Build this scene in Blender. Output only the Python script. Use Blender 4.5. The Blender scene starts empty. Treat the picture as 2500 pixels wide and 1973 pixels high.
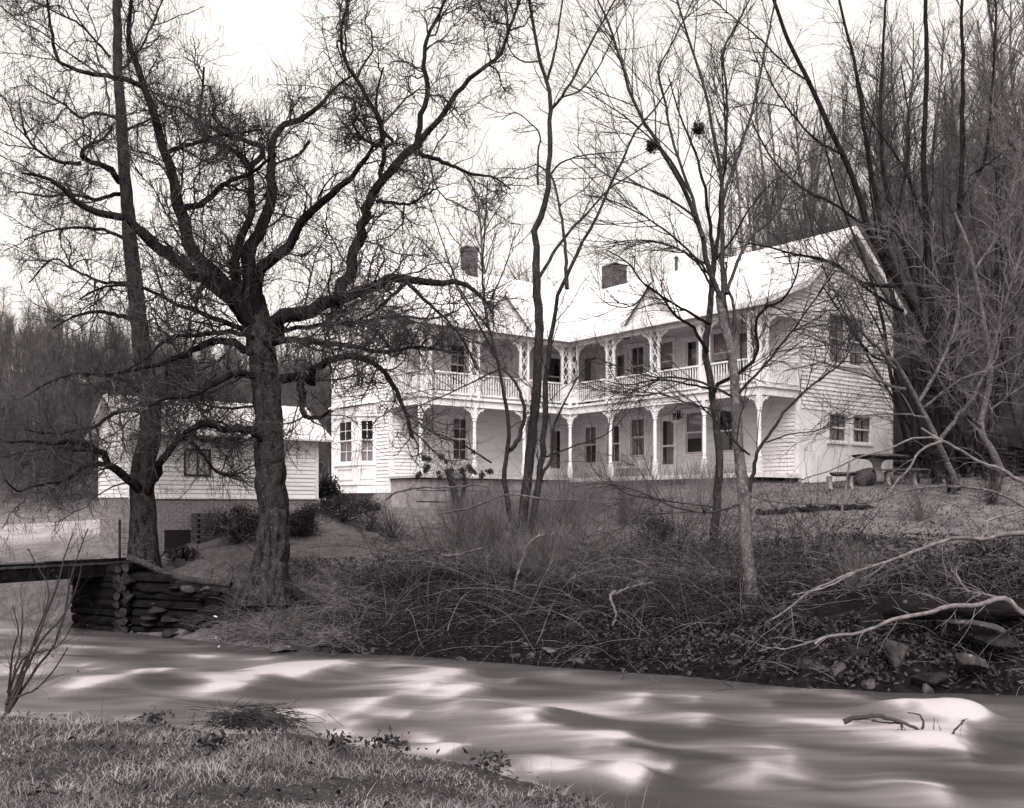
import bpy, math, random
import numpy as np
from mathutils import Vector, Matrix
sc = bpy.context.scene
COL = sc.collection
R = math.radians
# ------------------------------------------------------------------ camera
EYE = 3.0                                   # eye height above the creek
FPX, CX, HOR = 2400.0, 1250.0, 1230.0       # focal length, centre column and horizon row of the 2500 px photograph
cam_d = bpy.data.cameras.new('camera'); cam = bpy.data.objects.new('camera', cam_d); COL.objects.link(cam)
cam.location = (0, 0, EYE); cam.rotation_euler = (R(90), 0, 0)
cam_d.sensor_width = 36; cam_d.lens = 36*FPX/2500; cam_d.shift_y = (HOR-986.5)/2500
cam_d.clip_start = .1; cam_d.clip_end = 2000
sc.camera = cam
# ------------------------------------------------------------------ sky and sun (bright overcast)
SUN_EL, SUN_AZ = R(48), R(-176)             # azimuth from +Y towards +X: behind the camera
w = bpy.data.worlds.new('World'); sc.world = w; w.use_nodes = True
nt = w.node_tree; nt.nodes.clear()
sky = nt.nodes.new('ShaderNodeTexSky'); sky.sky_type = 'NISHITA'; sky.sun_disc = False
sky.sun_elevation = SUN_EL; sky.sun_rotation = SUN_AZ; sky.air_density = 1.0; sky.dust_density = 6.0; sky.ozone_density = 1.0
bw = nt.nodes.new('ShaderNodeRGBToBW')
flat = nt.nodes.new('ShaderNodeMath'); flat.operation = 'POWER'; flat.inputs[1].default_value = .35   # cloud evens the sky out
tint = nt.nodes.new('ShaderNodeVectorMath'); tint.operation = 'SCALE'; tint.inputs[0].default_value = (3.05, 2.86, 2.70)
bg = nt.nodes.new('ShaderNodeBackground'); bg.inputs['Strength'].default_value = .12
wo = nt.nodes.new('ShaderNodeOutputWorld')
nt.links.new(sky.outputs[0], bw.inputs[0]); nt.links.new(bw.outputs[0], flat.inputs[0])
nt.links.new(flat.outputs[0], tint.inputs['Scale']); nt.links.new(tint.outputs[0], bg.inputs['Color'])
nt.links.new(bg.outputs[0], wo.inputs[0])
sl = bpy.data.lights.new('sun', 'SUN'); sl.energy = 1.5; sl.angle = R(35); sl.color = (1, .965, .94)
so = bpy.data.objects.new('sun', sl); COL.objects.link(so)
sd = Vector((math.sin(SUN_AZ)*math.cos(SUN_EL), math.cos(SUN_AZ)*math.cos(SUN_EL), math.sin(SUN_EL)))
so.rotation_euler = (-sd).to_track_quat('-Z', 'Y').to_euler(); so.location = (-10, -20, 40)
sc.view_settings.view_transform = 'Standard'; sc.view_settings.look = 'None'
sc.view_settings.exposure = 1.4; sc.view_settings.gamma = 1.0; sc.view_settings.use_curve_mapping = False
sc.render.engine = 'CYCLES'
cy = sc.cycles
cy.max_bounces = 5; cy.diffuse_bounces = 3; cy.glossy_bounces = 3; cy.transparent_max_bounces = 8; cy.transmission_bounces = 3
cy.use_denoising = True; cy.denoiser = 'OPENIMAGEDENOISE'; cy.denoising_input_passes = 'RGB_ALBEDO_NORMAL'; cy.denoising_prefilter = 'ACCURATE'
cy.filter_width = 1.5
rng = np.random.default_rng(11)
random.seed(5)
TH = R(38)                                  # the house's bearing
# ------------------------------------------------------------------ helpers
def P(px, py, Y):
    return np.array([(px-CX)/FPX*Y, Y, EYE+(HOR-py)/FPX*Y])
def tag(o, label=None, cat=None, group=None, kind=None):
    if label: o['label'] = label
    if cat: o['category'] = cat
    if group: o['group'] = group
    if kind: o['kind'] = kind
    return o
def empty(name, loc, label, cat, group=None, rz=0):
    o = bpy.data.objects.new(name, None); COL.objects.link(o); o.location = [float(v) for v in loc]; o.rotation_euler = (0, 0, rz)
    o.empty_display_size = .2
    return tag(o, label, cat, group)
def link(name, me, m=None, parent=None):
    o = bpy.data.objects.new(name, me); COL.objects.link(o)
    if m is not None and not me.materials: me.materials.append(m)
    if parent is not None:
        o.parent = parent
    return o
def quads(name, V, F, smooth=True, k=4):
    me = bpy.data.meshes.new(name)
    V = np.ascontiguousarray(V, dtype=np.float32).reshape(-1, 3); F = np.ascontiguousarray(F, dtype=np.int32).reshape(-1, k)
    me.vertices.add(len(V)); me.vertices.foreach_set('co', V.ravel())
    me.loops.add(F.size); me.loops.foreach_set('vertex_index', F.ravel())
    me.polygons.add(len(F)); me.polygons.foreach_set('loop_start', np.arange(0, F.size, k, dtype=np.int32))
    me.polygons.foreach_set('loop_total', np.full(len(F), k, dtype=np.int32))
    if smooth: me.polygons.foreach_set('use_smooth', np.ones(len(F), dtype=bool))
    me.update(calc_edges=True); me.validate()
    return me
class MB:                                    # collects boxes, prisms and lathes into one mesh
    def __init__(s): s.v = []; s.f = []
    def poly(s, pts, faces):
        n = len(s.v); s.v += [tuple(map(float, p)) for p in pts]; s.f += [tuple(i+n for i in f) for f in faces]; return s
    def box(s, x0, x1, y0, y1, z0, z1):
        return s.hexa([(x0,y0,z0),(x1,y0,z0),(x1,y1,z0),(x0,y1,z0),(x0,y0,z1),(x1,y0,z1),(x1,y1,z1),(x0,y1,z1)])
    def hexa(s, p):
        return s.poly(p, [(0,3,2,1),(4,5,6,7),(0,1,5,4),(1,2,6,5),(2,3,7,6),(3,0,4,7)])
    def obox(s, c, ax, ay, az, lx, ly, lz):  # oriented box: centre, axes, half sizes
        c, ax, ay, az = map(np.asarray, (c, ax, ay, az)); p = []
        for k in (-1, 1):
            for i, j in ((-1,-1),(1,-1),(1,1),(-1,1)): p.append(c+ax*lx*i+ay*ly*j+az*lz*k)
        return s.hexa(p)
    def bar(s, a, b, wx, wy, up=(0,0,1)):
        a, b = np.asarray(a, float), np.asarray(b, float); d = b-a; L = np.linalg.norm(d); d /= L
        u = np.cross(d, up);
        if np.linalg.norm(u) < 1e-4: u = np.cross(d, (1,0,0))
        u /= np.linalg.norm(u); v = np.cross(u, d)
        return s.obox((a+b)/2, u, v, d, wx/2, wy/2, L/2)
    def lathe(s, prof, n=12, c=(0,0,0), cap=True):
        pts = []; fs = []
        for r, z in prof:
            for i in range(n):
                t = 2*math.pi*i/n; pts.append((c[0]+r*math.cos(t), c[1]+r*math.sin(t), c[2]+z))
        for j in range(len(prof)-1):
            for i in range(n): fs.append((j*n+i, j*n+(i+1) % n, (j+1)*n+(i+1) % n, (j+1)*n+i))
        if cap: fs.append(tuple(range(n))[::-1]); fs.append(tuple((len(prof)-1)*n+i for i in range(n)))
        return s.poly(pts, fs)
    def mesh(s, name, smooth=False):
        me = bpy.data.meshes.new(name); me.from_pydata(s.v, [], s.f); me.update()
        if smooth:
            for p in me.polygons: p.use_smooth = True
        return me
    def build(s, name, m, parent=None, smooth=False): return link(name, s.mesh(name, smooth), m, parent)
# --- materials: a toned silver print, so every colour is a grey with a faint mauve tint
def T(v):
    k = min(max((v-.25)/.4, 0), 1); return (v, v*(.89+.075*k), v*(.95+.035*k), 1)
def mat(name, v0, v1=None, scale=6, detail=6, rough=.85, spec=.25, bump=0, bscale=None, coord='Object', stretch=(1,1,1), rand=0, lo=.35, hi=.65, spots=None, wave=None):
    m = bpy.data.materials.new(name); m.use_nodes = True; t = m.node_tree; b = t.nodes['Principled BSDF']
    b.inputs['Roughness'].default_value = rough; b.inputs['Specular IOR Level'].default_value = spec
    N = t.nodes.new; L = t.links.new
    if v1 is None: v1 = v0
    tc = N('ShaderNodeTexCoord'); mp = N('ShaderNodeMapping'); mp.inputs['Scale'].default_value = stretch
    L(tc.outputs[coord], mp.inputs[0])
    nz = N('ShaderNodeTexNoise'); nz.inputs['Scale'].default_value = scale; nz.inputs['Detail'].default_value = detail; nz.inputs['Roughness'].default_value = .65
    L(mp.outputs[0], nz.inputs['Vector'])
    cr = N('ShaderNodeValToRGB'); cr.color_ramp.elements[0].position = lo; cr.color_ramp.elements[1].position = hi
    cr.color_ramp.elements[0].color = T(v0); cr.color_ramp.elements[1].color = T(v1)
    L(nz.outputs[0], cr.inputs[0]); col = cr.outputs[0]
    if spots:                                 # (scale, threshold, value): lichen, stains, fallen leaves
        n2 = N('ShaderNodeTexNoise'); n2.inputs['Scale'].default_value = spots[0]; n2.inputs['Detail'].default_value = 5
        L(tc.outputs[coord], n2.inputs['Vector'])
        r2 = N('ShaderNodeMapRange'); r2.inputs[1].default_value = spots[1]; r2.inputs[2].default_value = spots[1]+(.06 if spots[0] < 10 else .2)
        L(n2.outputs[0], r2.inputs[0])
        mx = N('ShaderNodeMix'); mx.data_type = 'RGBA'; mx.inputs[7].default_value = T(spots[2])
        L(r2.outputs[0], mx.inputs[0]); L(col, mx.inputs[6]); col = mx.outputs[2]
    if rand:
        oi = N('ShaderNodeObjectInfo'); mr = N('ShaderNodeMapRange'); mr.inputs[3].default_value = 1-rand; mr.inputs[4].default_value = 1+rand
        L(oi.outputs['Random'], mr.inputs[0])
        mu = N('ShaderNodeVectorMath'); mu.operation = 'SCALE'; L(col, mu.inputs[0]); L(mr.outputs[0], mu.inputs['Scale']); col = mu.outputs[0]
    L(col, b.inputs['Base Color'])
    if bump:
        bz = N('ShaderNodeTexNoise'); bz.inputs['Scale'].default_value = bscale or scale*2; bz.inputs['Detail'].default_value = 6
        L(mp.outputs[0], bz.inputs['Vector'])
        bp = N('ShaderNodeBump'); bp.inputs['Strength'].default_value = 1; bp.inputs['Distance'].default_value = bump
        L(bz.outputs[0], bp.inputs['Height']); L(bp.outputs[0], b.inputs['Normal'])
    return m
M = {}
M['paint'] = mat('white_paint', .62, .78, 2.2, 8, .6, .3, bump=.002, bscale=30, lo=.3, hi=.55, spots=(3.5, .66, .5))
M['board'] = mat('clapboard_paint', .68, .82, 1.6, 8, .65, .25, stretch=(.3,.3,4), rand=.045, lo=.3, hi=.6, bump=.0015, bscale=40)
M['stucco'] = mat('white_stucco', .70, .84, 1.2, 8, .9, .15, bump=.006, bscale=18)
M['trim'] = mat('trim_paint', .64, .80, 4, 8, .6, .3, lo=.3, hi=.55)
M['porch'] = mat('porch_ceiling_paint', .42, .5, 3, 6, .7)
M['tin'] = mat('roof_tin', .58, .76, .9, 8, .5, .35, stretch=(1,1,1), lo=.3, hi=.6, spots=(1.6, .68, .55))
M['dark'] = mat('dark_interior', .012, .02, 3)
M['curtain'] = mat('curtain_cloth', .42, .62, 5, rough=.95)
M['shade'] = mat('roller_shade', .55, .62, 3, rough=.9)
M['brick'] = mat('old_brick', .17, .27, 9, 6, .9, .1, rand=.28, bump=.004)
M['mortar'] = mat('mortar', .36, .46, 12, 6, .95, .1, bump=.003)
M['chimney'] = mat('chimney_brick', .07, .12, 9, 6, .9, .1, rand=.25, bump=.004)
M['concrete'] = mat('grey_concrete', .20, .34, 3, 8, .9, .15, rand=.22, bump=.006, bscale=25, spots=(5, .62, .13))
M['moss'] = mat('mossy_concrete', .03, .10, 6, 8, .95, .1, bump=.01, bscale=25)
M['metal'] = mat('dark_metal', .05, .07, 9, rough=.5, spec=.4)
BK = dict(coord='Object', stretch=(1,1,.28))
M['bark_dark'] = mat('catalpa_bark', .006, .045, 9, 8, .95, .05, bump=.03, bscale=14, spots=(20, .54, .085), **BK)
M['limb_dark'] = mat('catalpa_limb_bark', .005, .02, 10, 6, .95, .05, bump=.015, bscale=24, spots=(22, .66, .08), **BK)
M['twig_dark'] = mat('catalpa_twig', .025, .07, 2, 3, .9, .1)
M['pod'] = mat('seed_pod', .025, .05, 2, 3, .9, .1)
M['bark_mid'] = mat('walnut_bark', .014, .042, 9, 6, .9, .12, bump=.012, bscale=22, spots=(18, .55, .10), **BK)
M['bark_pale'] = mat('sycamore_bark', .04, .11, 7, 6, .85, .15, bump=.008, bscale=22, spots=(16, .52, .2), **BK)
M['lichen'] = mat('lichen_bark', .07, .19, 9, 6, .9, .1, bump=.006, bscale=30, spots=(12, .58, .09))
M['twig_mid'] = mat('twig', .022, .055, 2, 3, .9, .1)
M['twig_pale'] = mat('pale_twig', .10, .2, 1.5, 3, .9, .1)
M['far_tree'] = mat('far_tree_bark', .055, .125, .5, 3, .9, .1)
M['cane_dark'] = mat('dark_cane', .008, .05, .9, 4, .9, .1, lo=.35, hi=.75)
M['bramble'] = mat('bramble_cane', .06, .24, .9, 4, .9, .1, lo=.35, hi=.75)
M['dry'] = mat('dry_weeds', .08, .24, .8, 4, .95, .05)
M['grass'] = mat('lawn_grass', .115, .24, .7, 6, .95, .05)
M['neargrass'] = mat('creek_grass', .085, .30, 1.1, 6, .95, .05)
M['leaf'] = mat('fallen_leaf', .008, .065, 2.5, 5, .8, .15)
M['evergreen'] = mat('evergreen_leaf', .012, .045, 3, 5, .6, .3)
M['litter'] = mat('dark_leaf_litter', .005, .045, 2.5, 5, .8, .15)
M['mop'] = mat('dried_flower_head', .03, .06, 20, 6, .95, .05, bump=.02, bscale=40)
M['rock'] = mat('creek_rock', .014, .075, 3, 10, .9, .1, bump=.03, bscale=9, spots=(7, .66, .17))
M['rock_pale'] = mat('pale_rock', .06, .15, 4, 8, .85, .2, bump=.02, bscale=9)
M['rock_dark'] = mat('wall_rock', .006, .03, 4, 8, .95, .06, bump=.03, bscale=9)
M['log'] = mat('old_log', .003, .012, 5, 8, .95, .04, bump=.02, bscale=12, stretch=(.4,1,1), spots=(6, .68, .06))
M['logend'] = mat('log_end_grain', .01, .04, 8, 8, .95, .1, bump=.01, bscale=18)
M['plank'] = mat('weathered_plank', .02, .065, 4, 8, .9, .12, bump=.008, bscale=18, stretch=(.3,1,1))
M['white'] = mat('white_enamel', .45, .6, 5, rough=.4, spec=.4)
def glass_mat():
    m = bpy.data.materials.new('window_glass'); m.use_nodes = True; t = m.node_tree; t.nodes.clear(); N = t.nodes.new; L = t.links.new
    o = N('ShaderNodeOutputMaterial'); mx = N('ShaderNodeMixShader'); tr = N('ShaderNodeBsdfTransparent'); gl = N('ShaderNodeBsdfGlossy')
    tr.inputs[0].default_value = (.82, .80, .81, 1); gl.inputs['Roughness'].default_value = .04; gl.inputs[0].default_value = (.9, .88, .88, 1)
    lw = N('ShaderNodeLayerWeight'); pw = N('ShaderNodeMath'); pw.operation = 'POWER'; pw.inputs[1].default_value = 4; L(lw.outputs['Facing'], pw.inputs[0])
    fr = N('ShaderNodeMapRange'); fr.inputs[3].default_value = .045; fr.inputs[4].default_value = .9; L(pw.outputs[0], fr.inputs[0])
    L(fr.outputs[0], mx.inputs[0]); L(tr.outputs[0], mx.inputs[1]); L(gl.outputs[0], mx.inputs[2]); L(mx.outputs[0], o.inputs[0])
    return m
M['glass'] = glass_mat()
# --- tubes (branches, twigs, canes): all vectorised
def tube_VF(Pt, Rd, S, off=0, jag=0, closed_tip=False):
    Pt = np.asarray(Pt, float); Rd = np.asarray(Rd, float)
    if Pt.ndim == 2: Pt = Pt[None]; Rd = Rd[None]
    N, K, _ = Pt.shape
    tg = np.gradient(Pt, axis=1); tg /= np.linalg.norm(tg, axis=2, keepdims=True)+1e-9
    d = Pt[:, -1]-Pt[:, 0]; d /= np.linalg.norm(d, axis=1, keepdims=True)+1e-9
    h = np.where(np.abs(d[:, 2:3]) < .8, np.array([[0, 0, 1.]]), np.array([[0, 1., 0]]))
    ref = np.cross(d, h); ref /= np.linalg.norm(ref, axis=1, keepdims=True)+1e-9
    u = ref[:, None, :]-(tg*ref[:, None, :]).sum(2, keepdims=True)*tg; u /= np.linalg.norm(u, axis=2, keepdims=True)+1e-9
    v = np.cross(tg, u)
    a = np.arange(S)*2*np.pi/S
    r = Rd[:, :, None]*np.ones(S)
    if jag: r = r*(1+jag*rng.standard_normal(r.shape))
    V = Pt[:, :, None, :]+r[..., None]*(np.cos(a)[None, None, :, None]*u[:, :, None, :]+np.sin(a)[None, None, :, None]*v[:, :, None, :])
    base = (np.arange(N)*K*S)[:, None, None]; k = (np.arange(K-1)*S)[None, :, None]; s = np.arange(S)[None, None, :]; s2 = (s+1) % S
    F = np.stack([base+k+s, base+k+s2, base+k+S+s2, base+k+S+s], -1).reshape(-1, 4)+off
    return V.reshape(-1, 3), F
class Tubes:
    def __init__(s): s.V = []; s.F = []; s.n = 0
    def add(s, Pt, Rd, S=3, jag=0):
        V, F = tube_VF(Pt, Rd, S, s.n, jag); s.V.append(V); s.F.append(F); s.n += len(V); return s
    def build(s, name, m, parent=None, off=None):
        V = np.concatenate(s.V);
        if off is not None: V = V-np.asarray(off)
        return link(name, quads(name, V, np.concatenate(s.F)), m, parent)
def unit(a): return a/(np.linalg.norm(a, axis=-1, keepdims=True)+1e-9)
def walk(p0, d0, L, K, wob, up, g):
    """random-walk polylines. p0 (N,3), d0 (N,3), L (N,), up: pull along z per step"""
    N = len(p0); out = np.empty((N, K, 3)); out[:, 0] = p0; d = unit(d0); st = (L/(K-1))[:, None]
    for k in range(1, K):
        d = unit(d+wob*g.standard_normal((N, 3))+np.array([0, 0, 1.])*up)
        out[:, k] = out[:, k-1]+d*st
    return out
def sprout(g, Pt, Rd, n, L, ang, K, r, tip=.35, wob=.2, up=0., tmin=.15, tmax=1., weight=None, rmax=.75):
    """n children on the branches Pt (N,K,3)/Rd"""
    N, K0, _ = Pt.shape
    ln = np.linalg.norm(np.diff(Pt, axis=1), axis=2).sum(1)
    p = ln if weight is None else ln*weight
    i = g.choice(N, n, p=p/p.sum()); t = g.uniform(tmin, tmax, n)*(K0-1); k = np.minimum(t.astype(int), K0-2); f = (t-k)[:, None]
    pos = Pt[i, k]*(1-f)+Pt[i, k+1]*f; tg = unit(Pt[i, k+1]-Pt[i, k]); rp = Rd[i, k]
    pr = unit(np.cross(tg, g.standard_normal((n, 3)))); a = g.uniform(ang[0], ang[1], n)[:, None]
    d = np.cos(a)*tg+np.sin(a)*pr
    Ls = g.uniform(L[0], L[1], n)*(1.15-.5*t/(K0-1))
    out = walk(pos, d, Ls, K, wob, up, g)
    r0 = np.minimum(g.uniform(r[0], r[1], n), rp*rmax)
    return out, r0[:, None]*np.linspace(1, tip, K)[None, :]
def resample(pts, K):
    pts = np.asarray(pts, float); d = np.r_[0, np.cumsum(np.linalg.norm(np.diff(pts[:, :3], axis=0), axis=1))]
    n = len(pts); q = np.vstack([2*pts[0]-pts[1], pts, 2*pts[-1]-pts[-2]]); out = []
    for s in np.linspace(0, d[-1], K):
        j = min(np.searchsorted(d, s, side='right')-1, n-2); u = (s-d[j])/(d[j+1]-d[j]+1e-9)
        a, b, c, e = q[j], q[j+1], q[j+2], q[j+3]
        out.append(.5*((2*b)+(c-a)*u+(2*a-5*b+4*c-e)*u*u+(3*b-a-3*c+e)*u**3))
    return np.array(out)
WSC = 1.0
def limb(pts, Y0, Y1, w0, w1, K=22, gn=.3, zoom=None, bow=0):
    """a limb through photograph pixels pts, running from depth Y0 to Y1; widths in photograph pixels.
    zoom=(ox, oy, s): pts measured in an enlarged crop"""
    p = np.asarray(pts, float)
    if zoom:
        p = p/zoom[2]+np.array(zoom[:2])
        if len(zoom) > 3: w0, w1 = w0/zoom[2]*zoom[3], w1/zoom[2]*zoom[3]     # widths read in the crop too
    w0, w1 = w0*WSC, w1*WSC
    if p[-1, 1] < 115 and p[-1, 1] < p[-2, 1]: p = np.vstack([p, p[-1]+(p[-1]-p[-2])/np.linalg.norm(p[-1]-p[-2])*170])   # grows on past the frame
    t = np.r_[0, np.cumsum(np.linalg.norm(np.diff(p, axis=0), axis=1))]; t /= t[-1]
    Y = Y0+(Y1-Y0)*t+bow*np.sin(t*np.pi)
    W = np.array([P(a, b, y) for (a, b), y in zip(p, Y)])
    Q = resample(W, K); rr = (w0+(w1-w0)*np.linspace(0, 1, K)**.85)/2*np.linspace(Y0, Y1, K)/FPX
    Q[1:-1] += gn*rr[1:-1, None]*rng.standard_normal((K-2, 3))
    return Q, rr
def icosphere(n=1):
    t = (1+5**.5)/2
    v = [(-1,t,0),(1,t,0),(-1,-t,0),(1,-t,0),(0,-1,t),(0,1,t),(0,-1,-t),(0,1,-t),(t,0,-1),(t,0,1),(-t,0,-1),(-t,0,1)]
    f = [(0,11,5),(0,5,1),(0,1,7),(0,7,10),(0,10,11),(1,5,9),(5,11,4),(11,10,2),(10,7,6),(7,1,8),(3,9,4),(3,4,2),(3,2,6),(3,6,8),(3,8,9),(4,9,5),(2,4,11),(6,2,10),(8,6,7),(9,8,1)]
    v = [np.array(a)/np.linalg.norm(a) for a in v]
    for _ in range(n):
        c = {}; nf = []
        def mid(a, b):
            k = (min(a,b), max(a,b))
            if k not in c: m = v[a]+v[b]; v.append(m/np.linalg.norm(m)); c[k] = len(v)-1
            return c[k]
        for a, b, d in f:
            x, y, z = mid(a,b), mid(b,d), mid(d,a); nf += [(a,x,z),(b,y,x),(d,z,y),(x,y,z)]
        f = nf
    return np.array(v), np.array(f)
ICO2 = icosphere(2); ICO3 = icosphere(3)
def rock_mesh(name, sx, sy, sz, seed, planes=9, ico=ICO3, rough=.06):
    g = np.random.default_rng(seed); v = ico[0].copy()
    for _ in range(planes):                  # chop with planes: angular broken stone
        n = unit(g.standard_normal(3)); d = g.uniform(.28, .66); s = v@n
        v -= np.where(s > d, s-d, 0)[:, None]*n
    v *= 1+rough*g.standard_normal((len(v), 1))*.5
    return quads(name, v*np.array([sx, sy, sz]), ico[1], smooth=False, k=3)
# ------------------------------------------------------------------ land form
EX, EY = zip(*[(-90,70),(-40,40),(-20,29.5),(-12.5,25.3),(-10.75,24.1),(-7.3,21.9),(-4.6,20.1),(-2.03,19.3),(.38,18.2),(3.17,16.9),(4.9,15.8),(8,15.4),(14,14.3),(40,9),(90,0)])
NX, NY = zip(*[(-90,34),(-20,17),(-10,14.2),(-6.76,13.3),(-4.57,12.8),(-3.5,12.2),(-2.6,12.3),(-1.72,11.7),(-.69,11.0),(.21,10.2),(.75,9.4),(1.4,8.7),(2.2,7.8),(5,6.2),(20,3.5),(90,-10)])
def y_far(x): return np.interp(x, EX, EY)
def y_near(x): return np.interp(x, NX, NY)
def C3(px, py, Y): p = P(px, py, Y); return tuple(p)
CP = [C3(60,1385,28), C3(60,1310,45), C3(100,1276,68), C3(244,1352,30), C3(318,1374,28), C3(400,1338,28.6), C3(560,1292,29.5), C3(760,1246,31),
      C3(350,1388,25), C3(560,1400,24), C3(690,1418,23), C3(850,1392,23.5), C3(750,1335,27), C3(880,1292,31), C3(812,1240,42), C3(964,1238,38),
      C3(1100,1232,37), C3(1282,1305,25.5), C3(1392,1212,39), C3(1600,1190,35), C3(1857,1178,32), C3(1957,1186,33), C3(2175,1166,36), C3(2100,1178,31),
      C3(2470,1160,33), C3(2000,1330,21.5), C3(2470,1325,21), C3(1742,1350,22), C3(1500,1372,22.5), C3(1837,1392,20.8), C3(2000,1255,26), C3(2400,1250,26), C3(1500,1270,29),
      (0,50,4.0), (15,47,4.6), (-15,50,2.6), (-30,45,1.6), (-60,70,2), (-60,120,2), (0,100,5), (60,90,6), (60,40,5), (40,22,3), (-60,50,1.6), (0,-20,2.2), (40,-20,2.2), (-40,-20,2.2), (-40,200,3), (60,200,6)]
CP = np.array(CP)
def _k(r2): return np.where(r2 > 1e-9, .5*r2*np.log(r2+1e-12), 0)
_n = len(CP); _A = np.zeros((_n+3, _n+3)); _r2 = ((CP[:, None, :2]-CP[None, :, :2])**2).sum(2)
_A[:_n, :_n] = _k(_r2)+np.eye(_n)*.6; _A[:_n, _n] = 1; _A[:_n, _n+1:] = CP[:, :2]; _A[_n:, :_n] = _A[:_n, _n:].T
_W = np.linalg.solve(_A, np.r_[CP[:, 2], 0, 0, 0])
def sm(t): t = np.clip(t, 0, 1); return t*t*(3-2*t)
def land(x, y):
    x = np.asarray(x, float); y = np.asarray(y, float)
    xc = np.clip(x, -60, 60); yc = np.clip(y, -20, 200)
    r2 = (xc.ravel()[:, None]-CP[None, :, 0])**2+(yc.ravel()[:, None]-CP[None, :, 1])**2
    return (_k(r2)@_W[:_n]+_W[_n]+_W[_n+1]*xc.ravel()+_W[_n+2]*yc.ravel()).reshape(x.shape)
_ph = rng.uniform(0, 6.28, 12); _dr = rng.uniform(0, 6.28, 12)
def rumple(x, y, f=1.):
    return sum(math.pow(.75, i)*np.sin((x*math.cos(_dr[i])+y*math.sin(_dr[i]))*f*1.35**i+_ph[i]) for i in range(12))/3.2
def hill(x, y):
    u = x*.75+y*.66; hr = 29*sm((u-37)/70)*sm((x/np.maximum(y, 1)-.10)/.18)*(y > 0)
    r = np.hypot(x, y); ang = x/np.maximum(y, 1)
    A = np.interp(ang, [-1, -.52, -.19, 0, .2], [21, 18, 12, 10, 9])
    hl = A*sm((r-70)/70)*(y > 0)
    return np.maximum(hr, hl)
def ground_z(x, y):
    x = np.asarray(x, float); y = np.asarray(y, float)
    zl = land(x, y)+.03*rumple(x, y, 1.1)+hill(x, y)*(1+.05*rumple(x, y, .08))
    d = (y-y_far(x))*.86
    zf = zl*np.clip(sm(np.clip(d/5.0, 0, 1)**.55), 0, 1)+.10*np.clip(d/.35, 0, 1)*(d < 6)*(1-sm(d/6))+.09*rumple(x, y, 2.2)*sm(d/1)*(1-sm((d-2.5)/2.5))
    dn = (y_near(x)-y)*.9
    zn = .24*(1-np.exp(-np.clip(dn, 0, 99)/.3))+.125*np.clip(dn, 0, 12)+.035*rumple(x, y, 3)*sm(dn/.4)
    bed = -.55*sm(np.minimum(-d, -dn)/1.2)-.03
    return np.where(d > 0, zf, np.where(dn > 0, zn, bed))
xs = np.concatenate([[-900,-500,-300], np.arange(-200,-40,8.), np.arange(-40,-16,1.), np.arange(-16,16,.2), np.arange(16,40,.8), np.arange(40,200,8.), [200,300,500,900]])
ys = np.concatenate([[-60,-30,-12], np.arange(-4,6,1.), np.arange(6,27,.17), np.arange(27,44,.4), np.arange(44,100,2.), np.arange(100,220,6.), [230,300,450,700,1100]])
GX, GY = np.meshgrid(xs, ys); GZ = ground_z(GX, GY)
nx, ny = len(xs), len(ys)
ii = (np.arange(ny-1)[:, None]*nx+np.arange(nx-1)[None, :]).ravel()
gm = quads('ground', np.stack([GX, GY, GZ], -1), np.stack([ii, ii+1, ii+nx+1, ii+nx], -1))
d_ = (GY-y_far(GX))*.86
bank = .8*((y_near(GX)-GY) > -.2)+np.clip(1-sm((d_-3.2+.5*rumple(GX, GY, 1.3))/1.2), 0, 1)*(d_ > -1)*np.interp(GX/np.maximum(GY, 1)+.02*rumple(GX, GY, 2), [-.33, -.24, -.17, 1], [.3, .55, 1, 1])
field = sm((-GX-7)/3)*sm((GY-33)/8)*(1-sm((np.hypot(GX, GY)-66)/6))
wood = np.clip(sm((hill(GX, GY)-.2)/1.0), 0, 1)
near = ((y_near(GX)-GY) > -.2)*1.
ca = gm.color_attributes.new('surf', 'FLOAT_COLOR', 'POINT')
ca.data.foreach_set('color', np.stack([bank, field, wood, near], -1).astype(np.float32).ravel())
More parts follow.
